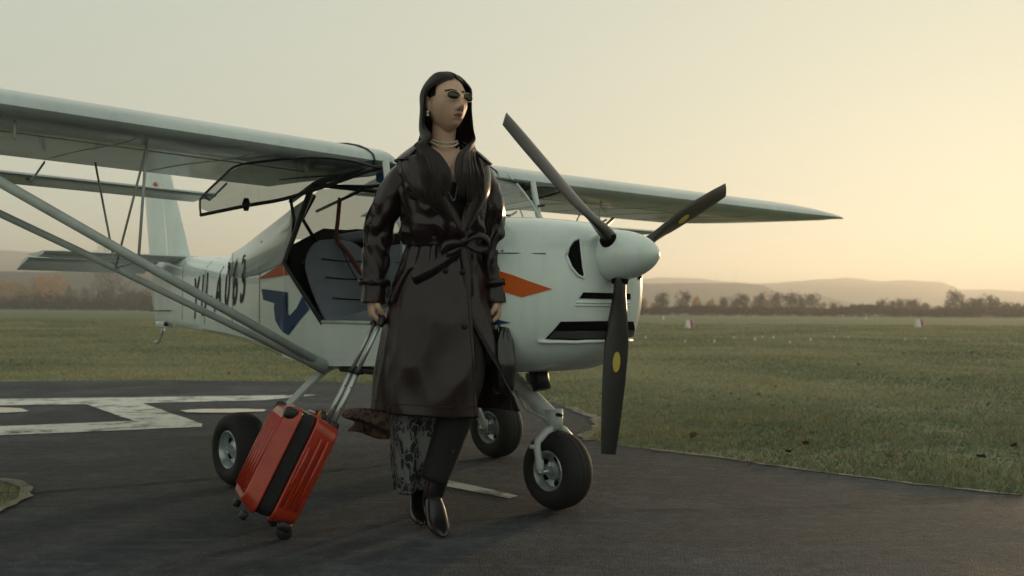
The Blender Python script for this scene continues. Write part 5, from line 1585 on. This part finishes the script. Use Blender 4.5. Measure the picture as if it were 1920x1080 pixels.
for s in (-1, 1):
    for k in range(1250):
        base_strip = k < 70
        r_u = (k + .5) / 70 if base_strip else (k - 70 + rh.random()) / 1180
        u_f = (138 - (66 if s > 0 else 99)) / (178 - (66 if s > 0 else 99))
        u = u_f * r_u / .62 if r_u < .62 else u_f + (1 - u_f) * (r_u - .62) / .38
        jit = Vector((rh.gauss(0, 1), rh.gauss(0, 1), rh.gauss(0, 1)))
        P_ = smooth_path(hair_path(s, u, jit), 4)
        am = 0 if base_strip else rh.uniform(0.005, .035)
        if base_strip: jit = Vector((0, 0, 0)); P_ = smooth_path([p * (.97 if i < 5 else 1) + (Vector((0, .006, 0)) if i >= 5 else Vector((0, 0, 0))) for i, p in enumerate(hair_path(s, u, jit))], 4)
        P_ = [lift_shell(p, am) for p in P_]
        wd = .010 if base_strip else rh.uniform(.0014, .0030)
        n = len(P_); b0 = len(gs_v)
        for i, p in enumerate(P_):
            t = (P_[min(i + 1, n - 1)] - P_[max(0, i - 1)]).normalized()
            o_ = Vector((p.x, p.y, p.z * .6 if p.z > 0 else 0)); o_ = o_ - t * o_.dot(t)
            o_ = o_.normalized() if o_.length > 1e-5 else Vector((0, -1, 0))
            w_ = t.cross(o_) * wd * (1 if i < n - 5 else (n - 1 - i) / 5 + .12) * (.5 if i == 0 else 1)
            gs_v += [HM @ (p - w_), HM @ (p + o_ * wd * .35), HM @ (p + w_)]
        for i in range(n - 1):
            a_ = b0 + i * 3; gs_f += [(a_, a_ + 1, a_ + 4, a_ + 3), (a_ + 1, a_ + 2, a_ + 5, a_ + 4)]
# scalp cap below the strands
cap_rows = []
for i in range(14):
    ph = R(lerp(6, 88, i / 13))
    cap_rows.append([HM @ (face_point(th, ph) * 1.03) for th in np.linspace(R(70), R(290), 40)])
cv, cf = loft(cap_rows, False)
back_rows = []
for z in np.linspace(.05, -.30, 10):
    back_rows.append([HM @ Vector((.078 * math.sin(th), .012 + .088 * -math.cos(th) if True else 0, z)) for th in np.linspace(R(100), R(260), 20)])
bv_, bf_ = loft(back_rows, False)
gs_v, gs_f = join_geo((gs_v, gs_f), (cv, cf), (bv_, bf_))
mesh_obj('hair', gs_v, gs_f, M_hair, PE, True)

# ---- sunglasses
sgl = None
for s in (-1, 1):
    c = Vector((s * .0335, -.1025, .002)); rot = Matrix.Rotation(s * R(14), 3, 'Z')
    ring = [c + rot @ Vector((.0270 * math.cos(q), -.002 + .002 * math.cos(q) ** 2, .0180 * math.sin(q) * (1.0 if math.sin(q) < 0 else .92))) for q in np.linspace(0, 2 * PI, 28, False)]
    if sgl is None:
        sgl = tube('sunglasses', [HM @ Vector(p) for p in [(-.008, -.1075, .009), (-.003, -.112, .011), (.003, -.112, .011), (.008, -.1075, .009)]], .0013, M_gold, PE, 6)
    tube('rim', [HM @ p for p in ring + ring[:2]], .0011, M_gold, sgl, 6)
    mesh_obj('lens', [HM @ p for p in ring], [tuple(range(28))], M_lens, sgl, True, solid=.0015)
    tube('temple_arm', [HM @ Vector((s * .0555, -.093, .008)), HM @ Vector((s * .072, -.078, .009)), HM @ Vector((s * .0815, -.03, .008)), HM @ Vector((s * .083, .012, .006)), HM @ Vector((s * .081, .028, -.012))], .0014, M_gold, sgl, 6)

# ---- printed dress under the coat, with its hem blown back
def fold_tube(ringspec, n=48, seed=0, amp=.012):
    rws = []
    for i, (c, a_, b_) in enumerate(ringspec):
        t = i / (len(ringspec) - 1)
        rws.append([Vector(c) + Vector(((a_ + amp * (.4 + t) * (math.sin(q * 5 + seed) + .6 * math.sin(q * 9 + seed * 2 + t * 2))) * math.cos(q), (b_ + amp * (.4 + t) * math.sin(q * 6 + seed)) * math.sin(q), .008 * math.sin(q * 4 + seed) * t)) for q in np.linspace(0, 2 * PI, n, False)])
    return loft(rws, True)
v, f = fold_tube([((-.045, .02, .66), .150, .13), ((-.065, .025, .56), .130, .12), ((-.085, .035, .46), .112, .115), ((-.092, .045, .36), .106, .110), ((-.095, .055, .26), .098, .104), ((-.094, .065, .18), .088, .096), ((-.092, .07, .125), .080, .09)], seed=1.3)
dress = mesh_obj('dress', v, f, M_print, PE, True, solid=.003, subsurf=1)
rws = []
ux = Vector((-.970, .242, 0)); uy = Vector((.242, .970, 0))
for i in range(17):
    t = i / 16
    d_ = lerp(.10, .415, t); row = []
    for j in range(11):
        q = j / 10
        top = lerp(.485, .432, t) - .012 * math.sin(t * 5); bot = lerp(.315, .345, t) + .010 * math.sin(t * 9)
        wav = .028 * math.sin(q * 6.5 + t * 3.0) + .016 * math.sin(q * 12 + t * 6 + 1)
        row.append(ux * (d_ - .030 * q * t + .02 * math.sin(q * 8) * t) + uy * (lerp(.04, .13, t) + wav) + Vector((0, 0, lerp(top, bot, q))))
    rws.append(row)
v, f = loft(rws, False)
tail = mesh_obj('dress_train', v, f, M_print2, PE, True, solid=.003, subsurf=1)
tag(tail, 'brown printed hem of the dress blown back')

# ---- leggings and boots
v, f = taper([(.085, 0, .96), L_KN + Vector((.015, .03, .10)), L_KN, L_KN.lerp(L_AN, .5) + Vector((.0, .012, 0)), L_AN + Vector((0, 0, .06))], [.105, .088, .074, .066, .056], 20)
mesh_obj('legging', v, f, M_trouser, PE, True)
def boot(AN, KN_, toe_dir, heel_up):
    d = Vector(toe_dir).normalized(); a_ = Vector((-d.y, d.x, 0)).normalized() if abs(d.z) < .9 else Vector((1, 0, 0))
    upv = a_.cross(d) * -1
    if upv.z < 0: upv = -upv
    gs = []
    sh = [AN + (KN_ - AN) * t for t in (0.0, .12, .3, .55)]
    gs.append(tube_geo(smooth_path([sh[0] - Vector((0, 0, .03))] + sh, 4), list(np.interp(np.linspace(0, 1, 17), [0, .2, .4, 1], [.040, .040, .042, .046])), 18))
    rws = []
    base = Vector((AN.x, AN.y, 0))
    for t, w_, zb, zt in ((-.065, .020, heel_up + .0, heel_up + .06), (-.052, .031, heel_up - .002, heel_up + .085), (-.02, .034, heel_up - .006, heel_up + .10), (.02, .036, heel_up * .75, heel_up + .088), (.06, .040, heel_up * .42, heel_up * .8 + .066), (.10, .043, .006, .066), (.14, .038, .004, .048), (.17, .027, .004, .036), (.195, .013, .007, .024), (.203, .004, .010, .018)):
        c = base + d * t
        rws.append([c + a_ * (w_ * math.cos(q)) + Vector((0, 0, lerp(zb, zt, .5 + .5 * math.sin(q)) )) for q in np.linspace(0, 2 * PI, 18, False)])
    gs.append(loft(rws, True, True, True))
    v, f = join_geo(*gs)
    bt = mesh_obj('boot', v, f, M_boot, PE, True)
    hl = base - d * .048
    tube('heel', [hl + Vector((0, 0, heel_up + .02)), hl + Vector((0, 0, heel_up * .4)), hl + Vector((0, 0, .003))], [.028, .020, .018], M_boot, bt, 12)
    return bt
boot(L_AN, L_KN, (.05, -1, 0), .06)
boot(R_AN, R_KN, (-.05, -1, 0), .075)

# ------------------------------------------------------------------ red suitcase on two wheels, pulled by its telescopic handle
bpy.context.view_layer.update()
PMW = PE.matrix_world.copy()
grip_w = PMW @ R_GRIP
xp = Vector((.93, .37, 0)).normalized(); yp = Vector((-.37, .93, 0)).normalized()
dh = .40
piv = Vector((grip_w.x, grip_w.y, .006)) - xp * dh
ax = (grip_w - piv); LEN = ax.length; ax.normalize()
nx = yp.cross(ax).normalized()           # thickness direction towards the handle side
SM = Matrix(((nx.x, yp.x, ax.x, piv.x), (nx.y, yp.y, ax.y, piv.y), (nx.z, yp.z, ax.z, piv.z), (0, 0, 0, 1)))
SC = bpy.data.objects.new('suitcase', None); link(SC); SC.matrix_world = SM; SC.empty_display_size = .1
tag(SC, 'red hard-shell suitcase with black zip band, tilted on its wheels behind the woman', 'suitcase')
M_red = mat('red_shell', (0.42, 0.034, 0.012), 0.32, coat=0.35, coat_rough=0.15, var=0.18, var_scale=14, bump=0.05, bump_scale=90, rough_var=.08)
M_zip = mat('black_zip_fabric', (0.010, 0.010, 0.012), 0.8, bump=0.2, bump_scale=150)
M_plastic = mat('black_plastic', (0.012, 0.012, 0.013), 0.45)
M_alu = mat('anodised_tube', (0.50, 0.53, 0.52), 0.38, metal=0.75)
M_loop = mat('orange_cord', (0.50, 0.16, 0.02), 0.6)
ZB, ZT, WY = .045, .470, .165
def shell(x0, x1, inset0, inset1, name, bulge):
    """one half shell: rounded rectangle rings stacked along the thickness"""
    rws = []
    for t in np.linspace(0, 1, 9):
        ins = lerp(inset0, inset1, t) + bulge * (1 - math.sqrt(max(0, 1 - (abs(t - (1 if inset1 < inset0 else 0))) ** 4)))
        x = lerp(x0, x1, t); ring = []
        hw, hz = WY - ins, (ZT - ZB) / 2 - ins; zc = (ZT + ZB) / 2; rc = .050
        for q in range(4):
            cx = (hw - rc) * (1, -1, -1, 1)[q]; cz = (hz - rc) * (1, 1, -1, -1)[q]
            for k in range(7):
                a_ = (q + k / 6) * PI / 2
                ring.append(Vector((x, cx + rc * math.cos(a_), zc + cz + rc * math.sin(a_))))
        rws.append(ring)
    v, f = loft(rws, True, True, True)
    return mesh_obj(name, v, f, M_red, SC, True, auto=45, bevel=.006)
front_sh = shell(-.200, -.138, .030, 0.0, 'front_shell', .0)
shell(-.136, -.080, .010, .010, 'zip_band', 0).data.materials[0] = M_zip
back_sh = shell(-.078, .020, 0.0, .016, 'back_shell', .0)
# ribs along the shells
for k in range(5):
    y = lerp(-.115, .115, k / 4)
    tube('rib', [(.021, y, ZB + .06), (.023, y, (ZB + ZT) / 2), (.021, y, ZT - .06)], .009, M_red, back_sh, 8, .8)
    tube('rib', [(-.201, y, ZB + .06), (-.203, y, (ZB + ZT) / 2), (-.201, y, ZT - .06)], .009, M_red, front_sh, 8, .8)
for k in range(3):
    x = lerp(-.062, -.006, k / 2)
    tube('rib', [(x, -WY + .001, ZB + .07), (x, -WY - .002, (ZB + ZT) / 2), (x, -WY + .001, ZT - .07 - .05 * (k == 0))], .006, M_red, back_sh, 6)
# corner guards, handle recess, zip pulls, loop
for y in (-1, 1):
    for z0 in (ZT - .045,):
        v, f = box_geo((-.176, y * (WY - .040), z0 + .012), (.052, .05, .045)); mesh_obj('corner_guard', v, f, M_plastic, front_sh, True, bevel=.014)
v, f = box_geo((.004, 0, ZT - .030), (.044, .17, .070)); mesh_obj('handle_recess', v, f, M_plastic, SC, True, bevel=.010)
tube('zip_line', [(-.108, yy, ZT - .0085) for yy in np.linspace(-.11, .11, 5)], .004, M_steel, SC, 6)
v, f = box_geo((-.098, -.085, ZT + .004), (.028, .012, .010)); mesh_obj('zip_pull', v, f, M_steel, SC, True, bevel=.003)
v, f = box_geo((-.085, -.04, ZT + .004), (.022, .010, .010)); mesh_obj('zip_pull', v, f, M_steel, SC, True, bevel=.003)
tube('name_tag_loop', smooth_path([(-.070, -.09, ZT), (-.060, -.05, ZT + .016), (-.05, 0, ZT + .018), (-.045, .05, ZT)], 5), .005, M_loop, SC, 6)
tube('carry_handle', smooth_path([(-.045, -.08, ZT - .004), (-.045, -.06, ZT + .018), (-.045, .06, ZT + .018), (-.045, .08, ZT - .004)], 5), .009, M_plastic, SC, 8)
for y in (-1, 1):
    tube('handle_tube', [(.004, y * .055, ZT - .05), (.002, y * .053, ZT + .22)], .0115, M_alu, SC, 12)
    tube('handle_tube', [(.002, y * .053, ZT + .215), (.0, y * .05, LEN - .012)], .0088, M_alu, SC, 12)
    tube('tube_collar', [(.002, y * .053, ZT + .205), (.002, y * .053, ZT + .226)], .0128, M_plastic, SC, 12)
    for zz in (.06, .15):
        tube('tube_hole', [(.002, y * .054 - .0112, ZT + zz), (.002, y * .054 - .0122, ZT + zz)], .003, M_plastic, SC, 8)
tube('handle_grip', smooth_path([(0, -.058, LEN - .030), (0, -.052, LEN - .006), (0, -.03, LEN + .004), (0, .03, LEN + .004), (0, .052, LEN - .006), (0, .058, LEN - .030)], 4), .0150, M_plastic, SC, 12)
for y in (-1, 1):
    c = Vector((.000, y * .125, .028))
    w_ = tube('suitcase_wheel', [c + Vector((0, -.014, 0)), c + Vector((0, .014, 0))], .028, M_rubber, SC, 20)
    v, f = box_geo((-.01, y * .125, .050), (.05, .05, .035)); mesh_obj('wheel_housing', v, f, M_plastic, SC, True, bevel=.010)
for y in (-1, 1):
    v, f = box_geo((-.165, y * .12, .030), (.03, .03, .03)); mesh_obj('foot', v, f, M_plastic, SC, True, bevel=.008)

# ------------------------------------------------------------------ black handbag held in her left hand
gl = PMW @ L_GRIP
HB = empty('handbag', (gl.x + .034, gl.y + .055, .028), R(14))
tag(HB, 'small glossy black handbag hanging from her left hand', 'bag')
M_patent = mat('black_patent', (0.004, 0.004, 0.005), 0.22, coat=0.6, coat_rough=0.12, bump=0.35, bump_scale=16)
rws = []
for t in np.linspace(0, 1, 15):
    z = lerp(.505, .775, t)
    th_ = interp(t, [0, .06, .4, .8, 1], [.034, .050, .056, .044, .016]); wd = interp(t, [0, .06, .5, .85, 1], [.120, .138, .142, .125, .112])
    ring = []
    for q in np.linspace(0, 2 * PI, 44, False):
        c, s = math.cos(q), math.sin(q)
        k = .006 * t * t * math.sin(q * 11)
        ring.append(Vector(((th_ + k) * abs(c) ** .6 * (1 if c > 0 else -1), (wd + k) * abs(s) ** .6 * (1 if s > 0 else -1), z + .008 * math.cos(2 * q) * t)))
    rws.append(ring)
v, f = loft(rws, True, True, True)
bag = mesh_obj('bag_body', v, f, M_patent, HB, True)
for s in (-1, 1):
    tube('bag_handle', smooth_path([(s * .016, -.075, .765), (s * .014, -.055, .800), (s * .006, -.02, gl.z - .028), (s * .006, .02, gl.z - .028), (s * .014, .055, .800), (s * .016, .075, .765)], 5), .0065, M_patent, HB, 8)
    for y in (-.075, -.03, .03, .075):
        ring = [Vector((s * .022, y + .011 * math.cos(q), .762 + .011 * math.sin(q))) for q in np.linspace(0, 2 * PI, 13)]
        tube('ring', ring, .0022, M_steel, bag, 5)
